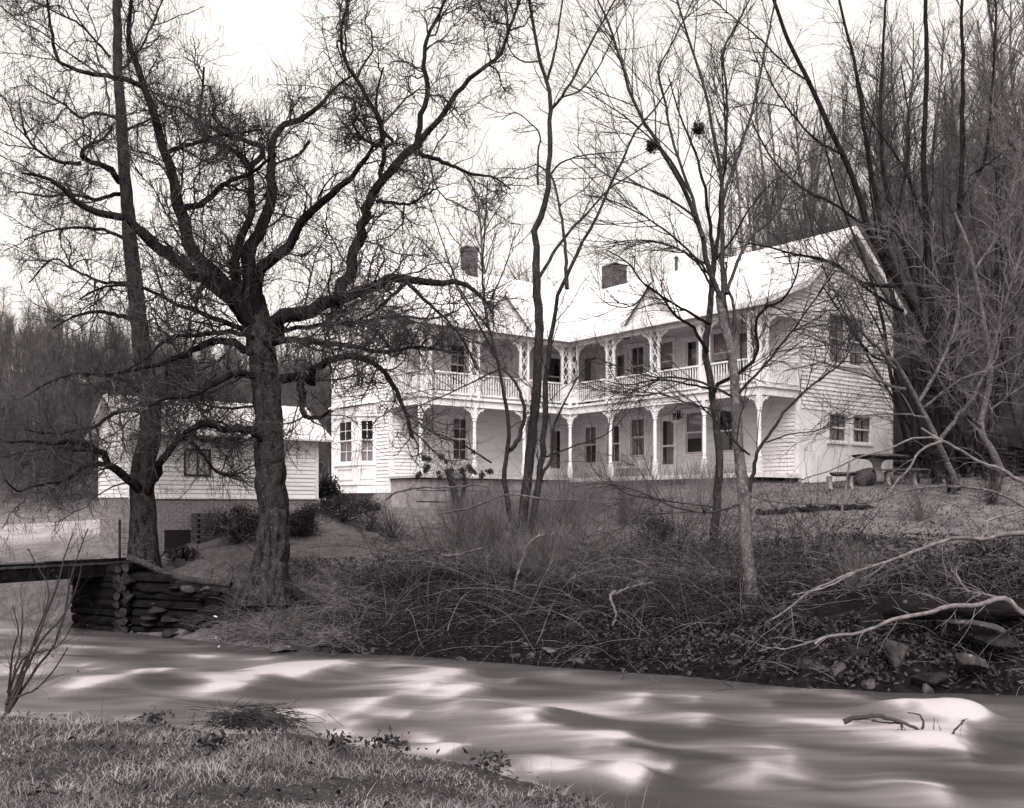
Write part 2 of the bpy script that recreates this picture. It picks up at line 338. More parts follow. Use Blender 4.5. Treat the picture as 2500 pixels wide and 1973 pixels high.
def ground_mat():
    m = bpy.data.materials.new('ground'); m.use_nodes = True; t = m.node_tree; b = t.nodes['Principled BSDF']; N = t.nodes.new; L = t.links.new
    b.inputs['Roughness'].default_value = .95; b.inputs['Specular IOR Level'].default_value = .1
    at = N('ShaderNodeAttribute'); at.attribute_name = 'surf'; sp = N('ShaderNodeSeparateColor'); L(at.outputs['Color'], sp.inputs[0])
    tc = N('ShaderNodeTexCoord')
    def noise(s, d, a, c, lo, hi):
        n = N('ShaderNodeTexNoise'); n.inputs['Scale'].default_value = s; n.inputs['Detail'].default_value = d; n.inputs['Roughness'].default_value = .7
        L(tc.outputs['Object'], n.inputs['Vector']); r = N('ShaderNodeValToRGB'); r.color_ramp.elements[0].position = lo; r.color_ramp.elements[1].position = hi
        r.color_ramp.elements[0].color = T(a); r.color_ramp.elements[1].color = T(c); L(n.outputs[0], r.inputs[0]); return n, r.outputs[0]
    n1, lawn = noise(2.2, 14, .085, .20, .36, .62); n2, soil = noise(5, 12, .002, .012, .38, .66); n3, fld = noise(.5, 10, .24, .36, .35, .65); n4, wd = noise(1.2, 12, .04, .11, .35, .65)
    def mix(f, a, c):
        x = N('ShaderNodeMix'); x.data_type = 'RGBA'; L(f, x.inputs[0]); L(a, x.inputs[6]); L(c, x.inputs[7]); return x.outputs[2]
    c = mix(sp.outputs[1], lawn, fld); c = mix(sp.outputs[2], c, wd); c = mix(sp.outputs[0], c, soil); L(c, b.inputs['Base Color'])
    nb = N('ShaderNodeTexNoise'); nb.inputs['Scale'].default_value = 22; nb.inputs['Detail'].default_value = 8; L(tc.outputs['Object'], nb.inputs['Vector'])
    bp = N('ShaderNodeBump'); bp.inputs['Strength'].default_value = 1; bp.inputs['Distance'].default_value = .05; L(nb.outputs[0], bp.inputs['Height']); L(bp.outputs[0], b.inputs['Normal'])
    return m
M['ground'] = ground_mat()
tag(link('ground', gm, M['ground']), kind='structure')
# ------------------------------------------------------------------ the creek in spate
wx = np.arange(-15, 13, .07); wy = np.arange(7.2, 28, .07); WX, WY = np.meshgrid(wx, wy)
FD = np.array([.955, -.297]); FN = np.array([.297, .955])
U = WX*FD[0]+WY*FD[1]; V_ = WX*FN[0]+WY*FN[1]
def vnoise(u, v, seed):                       # smooth value noise
    g = np.random.default_rng(seed); G = g.standard_normal((64, 64)); iu = np.floor(u).astype(int); iv = np.floor(v).astype(int); fu = sm(u-iu); fv = sm(v-iv)
    a = G[iu % 64, iv % 64]; b = G[(iu+1) % 64, iv % 64]; c = G[iu % 64, (iv+1) % 64]; d = G[(iu+1) % 64, (iv+1) % 64]
    return (a*(1-fu)+b*fu)*(1-fv)+(c*(1-fu)+d*fu)*fv
warp = .35*vnoise(U*.5, V_*.8, 3)
WZ = .022*vnoise(U*.55, V_*1.3+warp, 1)+.010*vnoise(U*1.1+9, V_*2.3+warp, 2)
foam_and_light = .29+.15*vnoise(U*.55, V_*1.7+warp*2, 5)+.08*vnoise(U*.7+4, V_*2.9+warp*2, 6)
#          px    py   width  depth(m) tail  height strength
WAVES_AND_SHEEN = [(240,1668, 110, .62, 1.0, .11, 1.0), (565,1668, 100, .55, 1.5, .12, 1.05), (630,1648, 80, .5, 1.2, .10, .9), (790,1626, 60, .75, 1.6, .13, .8), (740,1640, 70, .5, 1.2, .08, .7),
         (905,1722, 60, .62, 1.1, .11, .62), (870,1770, 70, .5, .9, .06, .5), (1110,1640, 70, .55, 1.5, .10, .6), (1130,1682, 55, .42, 1.4, .10, .95), (1030,1660, 80, .5, 1.6, .06, .5),
         (1300,1735, 95, .5, 1.5, .08, .6), (1510,1808, 60, .42, 1.3, .11, .75), (1545,1895, 85, .36, 1.2, .13, .85), (1400,1860, 120, .45, 1.5, .05, .6), (1555,1705, 60, .3, .9, .06, .5),
         (2370,1745, 75, .36, .8, .17, .95), (2290,1738, 70, .34, 1.5, .09, .9), (2330,1795, 90, .45, 2.4, .08, .7), (2230,1790, 120, .5, 2.0, .04, .75), (2290,1945, 80, .4, 2.4, .08, .8),
         (1880,1818, 90, .3, 1.6, .04, .42), (680,1755, 60, .45, .7, .06, .7), (1860,1900, 90, .4, 1.3, .05, .28), (330,1592, 60, .45, 1.6, .04, .35), (60,1640, 120, .5, 1.6, .04, .5),
         (520,1600, 80, .4, 1.6, .05, .4), (660,1608, 70, .4, 1.4, .05, .45), (1380,1640, 60, .4, 1.2, .05, .3), (1650,1652, 60, .35, 1.2, .05, .3), (1800,1664, 50, .35, 1.2, .06, .3), (2050,1690, 80, .4, 1.5, .05, .35), (130,1600, 120, .6, 2.2, .03, .45), (70,1545, 130, 1.4, 3.0, .0, .75), (110,1580, 100, .6, 2.0, .02, .45), (420,1640, 50, .35, 1.0, .06, .6), (950,1615, 60, .35, 1.2, .05, .4), (1180,1720, 60, .35, 1.0, .06, .45), (1700,1760, 60, .3, 1.2, .05, .35)]  # the flat wide entry at far left is sky reflection painted as foam
_g = np.random.default_rng(123)
for _ in range(62):
    py = _g.uniform(1600, 1930); px = _g.uniform(20, 2480); WAVES_AND_SHEEN.append((px, py, _g.uniform(25, 60), _g.uniform(.18, .36), _g.uniform(.6, 1.5), _g.uniform(.03, .07), _g.uniform(.2, .65)))
for (px, py, wpx, dv, tail, hh, st) in WAVES_AND_SHEEN:
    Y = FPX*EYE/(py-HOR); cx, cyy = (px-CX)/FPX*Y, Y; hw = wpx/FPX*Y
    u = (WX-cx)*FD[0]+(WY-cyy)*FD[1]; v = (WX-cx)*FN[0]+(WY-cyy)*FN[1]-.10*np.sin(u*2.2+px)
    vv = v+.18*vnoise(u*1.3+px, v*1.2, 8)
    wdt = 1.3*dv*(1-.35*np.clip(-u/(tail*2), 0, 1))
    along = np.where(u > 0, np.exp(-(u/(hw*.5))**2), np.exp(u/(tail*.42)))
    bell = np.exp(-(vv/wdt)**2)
    foam_and_light += st*.95*along*bell*(1+.22*vnoise(u*.9+px, vv*5, 9))
    WZ += .75*hh*np.where(u > 0, np.exp(-(u/(hw*1.1))**2), np.exp(-(u/(hw*2.6))**2))*np.exp(-(v/(dv*1.05))**2)
    foam_and_light -= .10*np.exp(-((u-hw*1.6)/(hw*1.0))**2)*np.exp(-(v/(dv*1.1))**2)*min(st, 1)  # darker trough beyond each crest: wave shading put into the colour value
    WZ -= .35*hh*np.exp(-((u-hw*2.0)/(hw*1.4))**2)*np.exp(-(v/(dv*1.2))**2)
calm = sm((V_-(wx[0]*0))*0+np.clip((WX+4)/-3, 0, 1))*np.clip((WY-20.5)/2, 0, 1)
foam_and_light = foam_and_light*(1-.0*calm)
edge = np.minimum(y_far(WX)-WY, WY-y_near(WX)); WZ *= .25+.75*sm(edge/1.2); foam_and_light *= .45+.55*sm((y_far(WX)-WY)/1.5)
jj = (np.arange(len(wy)-1)[:, None]*len(wx)+np.arange(len(wx)-1)[None, :]).ravel()
keep = (edge.ravel()[jj] > -.9); jj = jj[keep]
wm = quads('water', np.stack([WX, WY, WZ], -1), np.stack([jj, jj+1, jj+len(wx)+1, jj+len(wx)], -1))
fa = wm.attributes.new('foam_and_light', 'FLOAT', 'POINT'); fa.data.foreach_set('value', np.clip(foam_and_light, 0, 1.2).astype(np.float32).ravel())
def water_mat():
    m = bpy.data.materials.new('creek_water'); m.use_nodes = True; t = m.node_tree; b = t.nodes['Principled BSDF']; N = t.nodes.new; L = t.links.new
    at = N('ShaderNodeAttribute'); at.attribute_name = 'foam_and_light'
    tc = N('ShaderNodeTexCoord'); mp = N('ShaderNodeMapping'); mp.inputs['Rotation'].default_value = (0, 0, R(17)); mp.inputs['Scale'].default_value = (.35, 3.0, 1)
    L(tc.outputs['Object'], mp.inputs[0]); n = N('ShaderNodeTexNoise'); n.inputs['Scale'].default_value = 1.6; n.inputs['Detail'].default_value = 5; n.inputs['Distortion'].default_value = .5; L(mp.outputs[0], n.inputs['Vector'])
    mr = N('ShaderNodeMapRange'); mr.inputs[1].default_value = .3; mr.inputs[2].default_value = .7; mr.inputs[3].default_value = -.09; mr.inputs[4].default_value = .09; L(n.outputs[0], mr.inputs[0])
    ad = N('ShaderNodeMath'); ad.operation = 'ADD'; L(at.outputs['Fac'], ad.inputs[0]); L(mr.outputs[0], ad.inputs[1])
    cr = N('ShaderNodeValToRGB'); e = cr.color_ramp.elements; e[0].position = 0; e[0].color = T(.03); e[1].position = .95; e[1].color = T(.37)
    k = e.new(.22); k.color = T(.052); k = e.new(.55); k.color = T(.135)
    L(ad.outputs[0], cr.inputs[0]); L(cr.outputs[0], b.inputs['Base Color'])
    b.inputs['Roughness'].default_value = .5; b.inputs['Specular IOR Level'].default_value = .22
    return m
M['water'] = water_mat()
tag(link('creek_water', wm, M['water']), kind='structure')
# ------------------------------------------------------------------ ground cover (uncountable, so one object each)
def blades(name, X, Y, h, wd, m, lean=.5, K=3, sink=.01):
    n = len(X); Z = ground_z(X, Y)-sink; a = rng.uniform(0, 6.28, n); dirn = np.stack([np.cos(a), np.sin(a), np.zeros(n)], -1)
    b = rng.uniform(0, 6.28, n); ln = np.stack([np.cos(b), np.sin(b), np.zeros(n)], -1)*(lean*rng.uniform(.1, 1, n)*h)[:, None]
    base = np.stack([X, Y, Z], -1); V = []
    for k in range(K):
        t = k/(K-1); c = base+np.array([0, 0, 1.])*(h*(t-.18*lean*t*t))[:, None]+ln*t*t; wk = (wd*(1-.85*t)/2)[:, None]
        V += [c-dirn*wk, c+dirn*wk]
    V = np.stack(V, 1); i = (np.arange(n)*2*K)[:, None]
    F = np.concatenate([np.stack([i[:, 0]+2*k, i[:, 0]+2*k+1, i[:, 0]+2*k+3, i[:, 0]+2*k+2], -1) for k in range(K-1)])
    return tag(link(name, quads(name, V, F), m), kind='stuff')
def leaves(name, base, size, m, flat=.6, g=rng):
    n = len(base); nrm = unit(g.standard_normal((n, 3))*flat+np.array([0, 0, 1.])); u = unit(np.cross(nrm, g.standard_normal((n, 3)))); v = np.cross(nrm, u)
    s = (size*g.uniform(.5, 1.2, n))[:, None]
    V = np.stack([base-u*s, base-v*s*.45+nrm*s*.2, base+u*s, base+v*s*.45+nrm*s*.2], 1)
    return quads(name, V, np.arange(n*4).reshape(n, 4), smooth=False)
def in_view(n, y0, y1, px0, px1, power=1.0):
    Y = y0*(y1/y0)**rng.uniform(0, 1, n) if power else rng.uniform(y0, y1, n)
    return (rng.uniform(px0, px1, n)-CX)/FPX*Y, Y
# near bank: unmown winter grass, up to the lens
X, Y = in_view(48000, 6.6, 13.6, -250, 1950)
dn = y_near(X)-Y; k = dn > .02; X, Y, dn = X[k], Y[k], dn[k]
tuft = 1+.5*vnoise(X*1.3, Y*1.3, 21)
h = np.clip(rng.gamma(4, .014, len(X))*tuft, .015, .22)*np.where(dn < .35, 1.25, 1)
blades('creek_bank_grass', X, Y, h, rng.uniform(.004, .011, len(X)), M['neargrass'], lean=1.5, K=3)
k = (dn < .5) & (rng.uniform(0, 1, len(X)) < .025)
blades('tall_grass_stalks', X[k], Y[k], rng.uniform(.22, .55, k.sum()), rng.uniform(.004, .007, k.sum()), M['dry'], lean=.5, K=4)
X, Y = in_view(900, 7, 13.3, -200, 1700); k = y_near(X)-Y > .03; X, Y = X[k], Y[k]
tag(link('fallen_leaf_scatter', leaves('fallen_leaf_scatter', np.stack([X, Y, ground_z(X, Y)+rng.uniform(.02, .09, len(X))], -1), .045, M['leaf']), M['leaf']), kind='stuff')
# lawn and field
X, Y = in_view(56000, 20, 48, -200, 2700); dd = (Y-y_far(X))*.86; k = dd > 3.0; X, Y = X[k], Y[k]
blades('lawn_grass', X, Y, rng.uniform(.025, .085, len(X)), rng.uniform(.010, .02, len(X)), M['grass'], lean=1.2, K=2)
X, Y = in_view(22000, 21.5, 33, 340, 1050); k = (Y-y_far(X) > 2.6); X, Y = X[k], Y[k]
blades('rough_lawn_grass', X, Y, rng.uniform(.03, .10, len(X)), rng.uniform(.010, .018, len(X)), M['grass'], lean=1.4, K=2)
X, Y = in_view(16000, 20, 33, 1650, 2700); k = (Y-y_far(X) > 4.5) & (vnoise(X*.7, Y*.5, 55)+rng.uniform(-.8, .8, len(X)) > -.1); X, Y = X[k], Y[k]
blades('rough_lawn_grass', X, Y, rng.uniform(.06, .17, len(X)), rng.uniform(.008, .014, len(X)), M['dry'], lean=1.3, K=2)
HX0, HY0 = 2.39, 40.4
# dry weeds on the lawn in front of the porch
def weeds(name, n, px0, px1, y0, y1, L, m, wob=.10, up=.05, r=(.0022, .004), K=4, cond=None, spread=.5):
    X, Y = in_view(n, y0, y1, px0, px1)
    if cond is not None: k = cond(X, Y); X, Y = X[k], Y[k]
    n = len(X); d0 = unit(rng.standard_normal((n, 3))*spread+np.array([0, 0, 1.]))
    Ls = rng.uniform(L[0], L[1], n); p = walk(np.stack([X, Y, ground_z(X, Y)-.02], -1), d0, Ls, K, wob, up, rng)
    rr = rng.uniform(r[0], r[1], n)[:, None]*np.linspace(1, .4, K)
    t = Tubes().add(p, rr); return tag(t.build(name, m), kind='stuff')
clump = lambda X, Y: (vnoise(X*.55, Y*.35, 31)+rng.uniform(-.8, .8, len(X)) > .0)
weeds('dry_weed_stems', 11000, 1130, 1800, 24.5, 38, (.25, 1.15), M['dry'], cond=lambda X, Y: clump(X, Y) & ((Y-y_far(X)) > 4.2), r=(.003, .006))
weeds('dry_weed_stems', 2600, 930, 1400, 22.5, 32, (.25, .9), M['bramble'], cond=lambda X, Y: clump(X, Y) & ((Y-y_far(X)) > 3.0), r=(.003, .006), spread=.8)
weeds('dry_weed_stems', 2400, 1750, 2600, 20, 36, (.15, .55), M['dry'], cond=clump, spread=.8)
weeds('dry_weed_stems', 4200, 1090, 1760, 30.5, 37.5, (.5, 1.35), M['dry'], r=(.003, .006), spread=.35, cond=lambda X, Y: clump(X, Y) & ((X-HX0)*-math.sin(TH)+(Y-HY0)*math.cos(TH) < np.where((X-HX0)*math.cos(TH)+(Y-HY0)*math.sin(TH) > 0, 9, -.5)) & (((X-HX0)*math.cos(TH)+(Y-HY0)*math.sin(TH) < -.5)))
weeds('tall_bank_canes', 420, 1050, 2050, 19.5, 24, (1.0, 2.6), M['twig_mid'], up=-.05, r=(.005, .009), K=8, spread=.9, cond=lambda X, Y: (Y-y_far(X)) > 1.0)
weeds('tall_bank_canes', 300, 950, 2050, 19.5, 24, (.9, 2.2), M['bramble'], up=-.06, r=(.004, .007), K=8, spread=.9, cond=lambda X, Y: (Y-y_far(X)) > 1.0)
weeds('dry_weed_stems', 1500, 440, 760, 20.5, 23.6, (.15, .5), M['dry'], spread=.9, cond=lambda X, Y: Y-y_far(X) > .2)
weeds('dry_weed_stems', 2500, -50, 330, 25, 30, (.15, .5), M['dry'], spread=.8)
# the tangled far bank: arching canes, litter and creeping leaves
def canes(name, n, px0, px1, d0_, d1_, L, m, up=-.16, r=(.0035, .0075), K=8, wob=.10, zoff=0, bias=None, clumped=1.05):
    px = rng.uniform(px0, px1, n); xx = (px-CX)/FPX*19; dd = rng.uniform(d0_, d1_, n); X = xx; Y = y_far(X)+dd/.86
    X = (px-CX)/FPX*Y; Y = y_far(X)+dd/.86
    if clumped: k_ = vnoise(X*.9+3, dd*.9, 77)+rng.uniform(-.45, .45, n) > clumped-1; X, Y, n = X[k_], Y[k_], int(k_.sum())
    a = unit(rng.standard_normal((n, 3))*np.array([1.1, .7, .35])+np.array([0, -.15, .75]))
    if bias is not None: a = unit(a+np.array(bias))
    p = walk(np.stack([X, Y, ground_z(X, Y)-.03+zoff], -1), a, rng.uniform(L[0], L[1], n), K, wob, up, rng)
    zg = ground_z(p[..., 0], p[..., 1])+.015; p[..., 2] = np.maximum(p[..., 2], np.maximum(zg, .01))
    rr = rng.uniform(r[0], r[1], n)[:, None]*np.linspace(1, .45, K)
    return tag(Tubes().add(p, rr).build(name, m), kind='stuff')
canes('bramble_canes', 500, 560, 950, .1, 2.0, (.3, 1.2), M['cane_dark'], K=6)
canes('bramble_canes', 1900, 850, 2000, .2, 3.0, (.5, 1.9), M['cane_dark'], K=7)
canes('bramble_canes', 420, 700, 2100, .2, 3.0, (.5, 1.9), M['bramble'], K=8, r=(.004, .008))
canes('bramble_canes', 3400, 1050, 1850, 3.4, 5.6, (.5, 1.8), M['bramble'], K=7)
canes('bramble_canes', 700, 1850, 2650, .2, 5.2, (.4, 1.5), M['bramble'], K=7)
canes('dark_bramble_canes', 900, 1700, 2650, .2, 5.2, (.5, 1.8), M['cane_dark'], K=7)
canes('pale_bramble_canes', 170, 900, 2100, .5, 4.5, (1.2, 3.2), M['lichen'], up=-.11, r=(.006, .011), K=10)
canes('dark_bramble_canes', 1100, 900, 2300, 1.5, 5.0, (.6, 2.6), M['twig_mid'], up=-.08, r=(.005, .010), K=8)
canes('hanging_dead_grass', 2600, 520, 880, .1, 2.8, (.3, 1.2), M['dry'], up=-.2, r=(.0025, .0055), K=6, clumped=.5)
canes('dark_bramble_canes', 900, 520, 1000, .1, 3.0, (.4, 1.4), M['cane_dark'], K=6, clumped=.6)
n = 26000; px = rng.uniform(1350, 2650, n); X = (px-CX)/FPX*19; Y = y_far(X)+rng.uniform(.05, 6.4, n)
k = (vnoise(X*1.2, Y*1.2, 41)+rng.uniform(-1, 1, n) > -.35) & (rng.uniform(0, 1, n) < np.interp(px, [1350, 1750], [.35, 1])); X, Y = X[k], Y[k]
tag(link('creeping_leaves', leaves('creeping_leaves', np.stack([X, Y, ground_z(X, Y)+rng.uniform(.01, .14, len(X))], -1), .06, M['leaf'], flat=.9), M['leaf']), kind='stuff')
n = 8000; px = rng.uniform(480, 1500, n); X = (px-CX)/FPX*20; Y = y_far(X)+rng.uniform(.0, 5, n)
tag(link('leaf_litter', leaves('leaf_litter', np.stack([X, Y, ground_z(X, Y)+rng.uniform(.0, .06, n)], -1), .045, M['litter'], flat=.8), M['litter']), kind='stuff')
n = 16000; Y = rng.uniform(33, 62, n); px = rng.uniform(2150, 2700, n); X = (px-CX)/FPX*Y; k = (X-13.9)*math.cos(TH)+(Y-37.6)*math.sin(TH) > .2; X, Y = X[k], Y[k]
tag(link('hillside_leaf_litter', leaves('hillside_leaf_litter', np.stack([X, Y, ground_z(X, Y)+rng.uniform(.02, .35, len(X))], -1), .12, M['leaf'], flat=1.2), M['leaf']), kind='stuff')
n = 5000; X, Y = in_view(n, 21, 34, 1750, 2600); k = (Y-y_far(X)) > 3; X, Y = X[k], Y[k]
tag(link('lawn_leaf_scatter', leaves('lawn_leaf_scatter', np.stack([X, Y, ground_z(X, Y)+.03], -1), .045, M['leaf']), M['leaf']), kind='stuff')
# ------------------------------------------------------------------ the farmhouse: local x runs along the left wing, y along the right wing, origin at the porch's inner corner
ZB = 3.2; HX, HY = 2.39, 40.4
house = empty('farmhouse', (HX, HY, ZB), 'large white clapboard farmhouse with double porches round an inner corner', 'house', rz=TH)
def hw(x, y, z): return np.array([HX+x*math.cos(TH)-y*math.sin(TH), HY+x*math.sin(TH)+y*math.cos(TH), z])
ZF, Z2, ZE, ZW, ZR = 4.05, 7.02, 9.75, 10.70, 13.10          # porch floor, upper floor, porch eave, wall plate, ridge
XE, YE = -7.27, -9.55                                         # porch ends (left wing, right wing)
PD, WR, WL = 2.15, 5.9, 4.7                                   # porch depth, widths of the right and left wings
def hb(name, m, parent, x0, x1, y0, y1, z0, z1):
    return MB().box(x0, x1, y0, y1, z0-ZB, z1-ZB).build(name, m, parent)
class Wall:                                                   # kind 'x': plane x=c facing -x, u=y ; kind 'y': plane y=c facing -y, u=x
    def __init__(s, kind, c): s.k, s.c = kind, c
    def pt(s, u, d, z): return (s.c-d, u, z-ZB) if s.k == 'x' else (u, s.c-d, z-ZB)
    def box(s, mb, u0, u1, z0, z1, d0, d1, d0t=None, d1t=None):
        d0t = d0 if d0t is None else d0t; d1t = d1 if d1t is None else d1t
        p = [s.pt(u0,d0,z0), s.pt(u1,d0,z0), s.pt(u1,d1,z0), s.pt(u0,d1,z0), s.pt(u0,d0t,z1), s.pt(u1,d0t,z1), s.pt(u1,d1t,z1), s.pt(u0,d1t,z1)]
        if s.k == 'x': p = [p[i] for i in (1,0,3,2,5,4,7,6)]
        mb.hexa(p[:4][::-1]+p[4:][::-1]) if s.k == 'y' else mb.hexa(p[:4][::-1]+p[4:][::-1]); return mb
def cut(u0, u1, holes):
    seg = [(u0, u1)]
    for a, b in holes:
        n = []
        for s, e in seg:
            if b <= s or a >= e: n.append((s, e)); continue
            if a > s+.03: n.append((s, a))
            if b < e-.03: n.append((b, e))
        seg = n
    return seg
def siding(W, parent, u0, u1, z0, z1, holes, single, step=.14, clip=None, mb=None, m='board'):
    """clapboard courses with the openings left out; single: each board an object"""
    z = z0; tot = mb or MB(); nb = 0
    while z < z1-.02:
        zt = min(z+step+.012, z1); a, b = (u0, u1) if clip is None else clip(z+step*.5)
        if b-a > .05:
            hs = [(h[0], h[1]) for h in holes if h[2] < z+step*.6 and h[3] > z+step*.4]
            for s, e in cut(a, b, hs):
                parts = [(s, e)]
                if single and e-s > 4.2: c = s+(e-s)*random.uniform(.35, .65); parts = [(s, c-.002), (c+.002, e)]
                for q, r_ in parts:
                    t = MB() if single else tot
                    W.box(t, q, r_, z, zt, .0, .040+random.uniform(-.003, .005), .0, .006)
                    if single: t.build('clapboard', M[m], parent)
                    nb += 1
        z += step
    if not single and mb is None and tot.v: tag(tot.build('clapboards', M[m], parent), kind='stuff')
    return nb
def window(W, u0, u1, z0, z1, style='dark', panes=(2, 2), label=None, cas=.11, sash=True):
    """an opening with casing, sashes, real depth behind the glass"""
    f = MB(); t = .055
    W.box(f, u0-cas, u0, z0-.02, z1, .0, t); W.box(f, u1, u1+cas, z0-.02, z1, .0, t); W.box(f, u0-cas-.02, u1+cas+.02, z1, z1+cas+.02, .0, t+.012); W.box(f, u0-cas-.03, u1+cas+.03, z0-.09, z0-.021, .0, t+.03)
    wn = f.build('window', M['trim'], house)
    if label: wn['label'] = label
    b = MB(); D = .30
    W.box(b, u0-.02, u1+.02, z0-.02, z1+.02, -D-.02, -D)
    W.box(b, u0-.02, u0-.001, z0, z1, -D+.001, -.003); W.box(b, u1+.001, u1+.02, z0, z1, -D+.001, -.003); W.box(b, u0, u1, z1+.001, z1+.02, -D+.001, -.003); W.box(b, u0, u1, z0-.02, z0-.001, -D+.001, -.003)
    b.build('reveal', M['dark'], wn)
    zm = (z0+z1)/2
    s = MB(); sw = .045
    for (a, c, dd) in ((zm-.015, z1, .018), (z0, zm+.02, -.012)):
        W.box(s, u0+.002, u0+sw, a, c, dd-.025, dd); W.box(s, u1-sw, u1-.002, a, c, dd-.025, dd); W.box(s, u0+sw, u1-sw, c-sw, c, dd-.025, dd); W.box(s, u0+sw, u1-sw, a, a+sw*1.1, dd-.025, dd)
        nc, nr = panes
        for i in range(1, nc): u = u0+sw+(u1-u0-2*sw)*i/nc; W.box(s, u-.011, u+.011, a+sw*1.1+.001, c-sw-.001, dd-.02, dd-.004)
        for j in range(1, nr): zz = a+sw+(c-a-2*sw)*j/nr; W.box(s, u0+sw+.001, u1-sw-.001, zz-.010, zz+.010, dd-.021, dd-.005)
    s.build('sash', M['trim'], wn)
    g = MB(); W.box(g, u0+.01, u1-.01, z0+.01, zm, -.030, -.027); g.build('pane', M['glass'], wn)
    g = MB(); W.box(g, u0+.01, u1-.01, zm, z1-.01, .0015, .004); g.build('pane', M['glass'], wn)
    if style in ('curtain', 'halfcurtain'):
        K = 28; V = []; e = 0
        for k in range(K):
            u = u0+(u1-u0)*k/(K-1); d = -.075+.024*math.sin(k*1.45)+.012*math.sin(k*.7+u0)
            lo_ = z0 if style == 'curtain' else zm
            V += [W.pt(u, d, lo_), W.pt(u, d+.01*math.sin(k), z1)]
        gap = {9, 10, 17} if style == 'curtain' else {13, 14}
        F = [(2*k, 2*k+2, 2*k+3, 2*k+1) for k in range(K-1) if k not in gap]
        link('curtain', quads('curtain', V, F), M['curtain'], wn)
    if style == 'shade':
        g = MB(); W.box(g, u0+.02, u1-.02, z0+.36*(z1-z0), z1, -.06, -.055); g.build('roller_shade', M['shade'], wn)
    return wn
def door(W, u0, u1, z0, z1, style='screen', label=None):
    f = MB(); cas = .12; t = .055
    W.box(f, u0-cas, u0, z0, z1, 0, t); W.box(f, u1, u1+cas, z0, z1, 0, t); W.box(f, u0-cas-.02, u1+cas+.02, z1, z1+cas, 0, t+.012)
    dn = f.build('door', M['trim'], house)
    if label: dn['label'] = label
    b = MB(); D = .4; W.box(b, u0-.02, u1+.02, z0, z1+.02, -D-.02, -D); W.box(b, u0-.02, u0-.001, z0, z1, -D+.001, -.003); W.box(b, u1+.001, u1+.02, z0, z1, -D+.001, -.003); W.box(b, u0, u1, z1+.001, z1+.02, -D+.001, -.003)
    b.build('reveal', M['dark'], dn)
    s = MB(); zm = z0+(z1-z0)*.52; zp = z0+(z1-z0)*.22
    if style == 'screen':
        W.box(s, u0+.002, u0+.075, z0, z1-.002, -.03, .01); W.box(s, u1-.075, u1-.002, z0, z1-.002, -.03, .01); W.box(s, u0+.076, u1-.076, z1-.09, z1-.002, -.03, .01); W.box(s, u0+.076, u1-.076, zm, zm+.07, -.03, .01); W.box(s, u0+.076, u1-.076, z0, zp, -.03, .01)
        s.build('door_frame', M['trim'], dn)
        g = MB(); W.box(g, u0+.07, u1-.07, zp, z1-.08, -.022, -.018); g.build('pane', M['glass'], dn)
        h = MB(); W.box(h, u0+.02, u0+.05, zm-.12, zm-.02, .011, .045); h.build('handle', M['metal'], dn)
    return dn
# -- walls: (plane, extents, openings)
W_r = Wall('x', PD); W_l = Wall('y', PD-.05); W_g = Wall('y', YE); W_e = Wall('x', XE)
YL = PD-.05
lowR = [(.72,1.45,4.75,6.35), (-.71,.03,4.75,6.30), (-2.16,-1.36,4.95,6.50), (-3.80,-3.06,ZF,6.38), (-5.22,-4.38,4.95,6.55), (-6.72,-6.02,4.95,6.50)]
upR = [(.72,1.45,Z2,9.30), (-1.05,-.45,Z2,9.30), (-2.12,-1.40,7.85,9.45), (-3.72,-2.98,7.85,9.45), (-4.98,-4.38,Z2,9.35), (-6.52,-5.72,7.85,9.45), (-7.42,-6.90,Z2,9.35)]
lowL = [(-4.40,-3.72,4.75,6.45), (.62,1.36,ZF,6.25)]
upL = [(-4.52,-3.80,7.75,9.40), (.55,1.30,7.65,9.35)]
gab = [(PD+1.77,PD+2.72,8.08,9.85), (PD+3.0,PD+3.95,8.08,9.85), (PD+1.77,PD+2.85,5.25,6.24), (PD+3.27,PD+4.42,5.25,6.24)]
endw = [(YL+2.0,YL+2.8,7.7,9.3)]
wr = hb('porch_wall', M['trim'], house, PD+.31, PD+.36, YE+.2, YL+.2, ZF, ZE+.3)
wr.data.name = 'porch_wall'
siding(W_r, wr, YE, YL, ZF, ZW, lowR+upR, False)
wl = hb('porch_wall', M['trim'], house, XE+.2, PD+.2, YL+.31, YL+.36, ZF, ZE+.3)
siding(W_l, wl, XE, PD, ZF, ZW, lowL+upL, False)
XR0, XR1 = PD, PD+WR; XM = PD+WR/2
def gclip(z):
    a, b = XR0, XR1
    if z > ZW-.02: f = (ZR-z)/(ZR-ZW)*WR/2-.06; return XM-f, XM+f
    if z > ZE-.12: a = max(-.30, -.35+(z-ZE)/(ZW-ZE)*(PD+.35)+.12)
    return a, b
gw = hb('gable_wall', M['stucco'], house, XR0, XR1, YE+.31, YE+.36, ZB-.4, ZW)
siding(W_g, gw, XR0, XR1, 6.34, ZR-.1, gab, True, step=.145, clip=gclip)
st = MB()
for s, e in cut(XR0+.005, XR1-.005, [(h[0], h[1]) for h in gab[2:]]): W_g.box(st, s, e, 5.25, 6.24, -.02, .012)
W_g.box(st, XR0+.005, XR1-.005, 2.9, 5.249, -.02, .012); W_g.box(st, XR0+.005, XR1-.005, 6.241, 6.335, -.02, .012)
st.build('stucco_base', M['stucco'], house)
ew = hb('end_wall', M['trim'], house, XE+.31, XE+.36, YL, YL+WL, ZF, ZW)
BY0, BY1 = YL+1.05, YL+3.78                              # bay window
def eclip(z):
    if z > ZW-.02: f = (ZR-z)/(ZR-ZW)*WL/2-.06; return YL+WL/2-f, YL+WL/2+f
    return YL, YL+WL
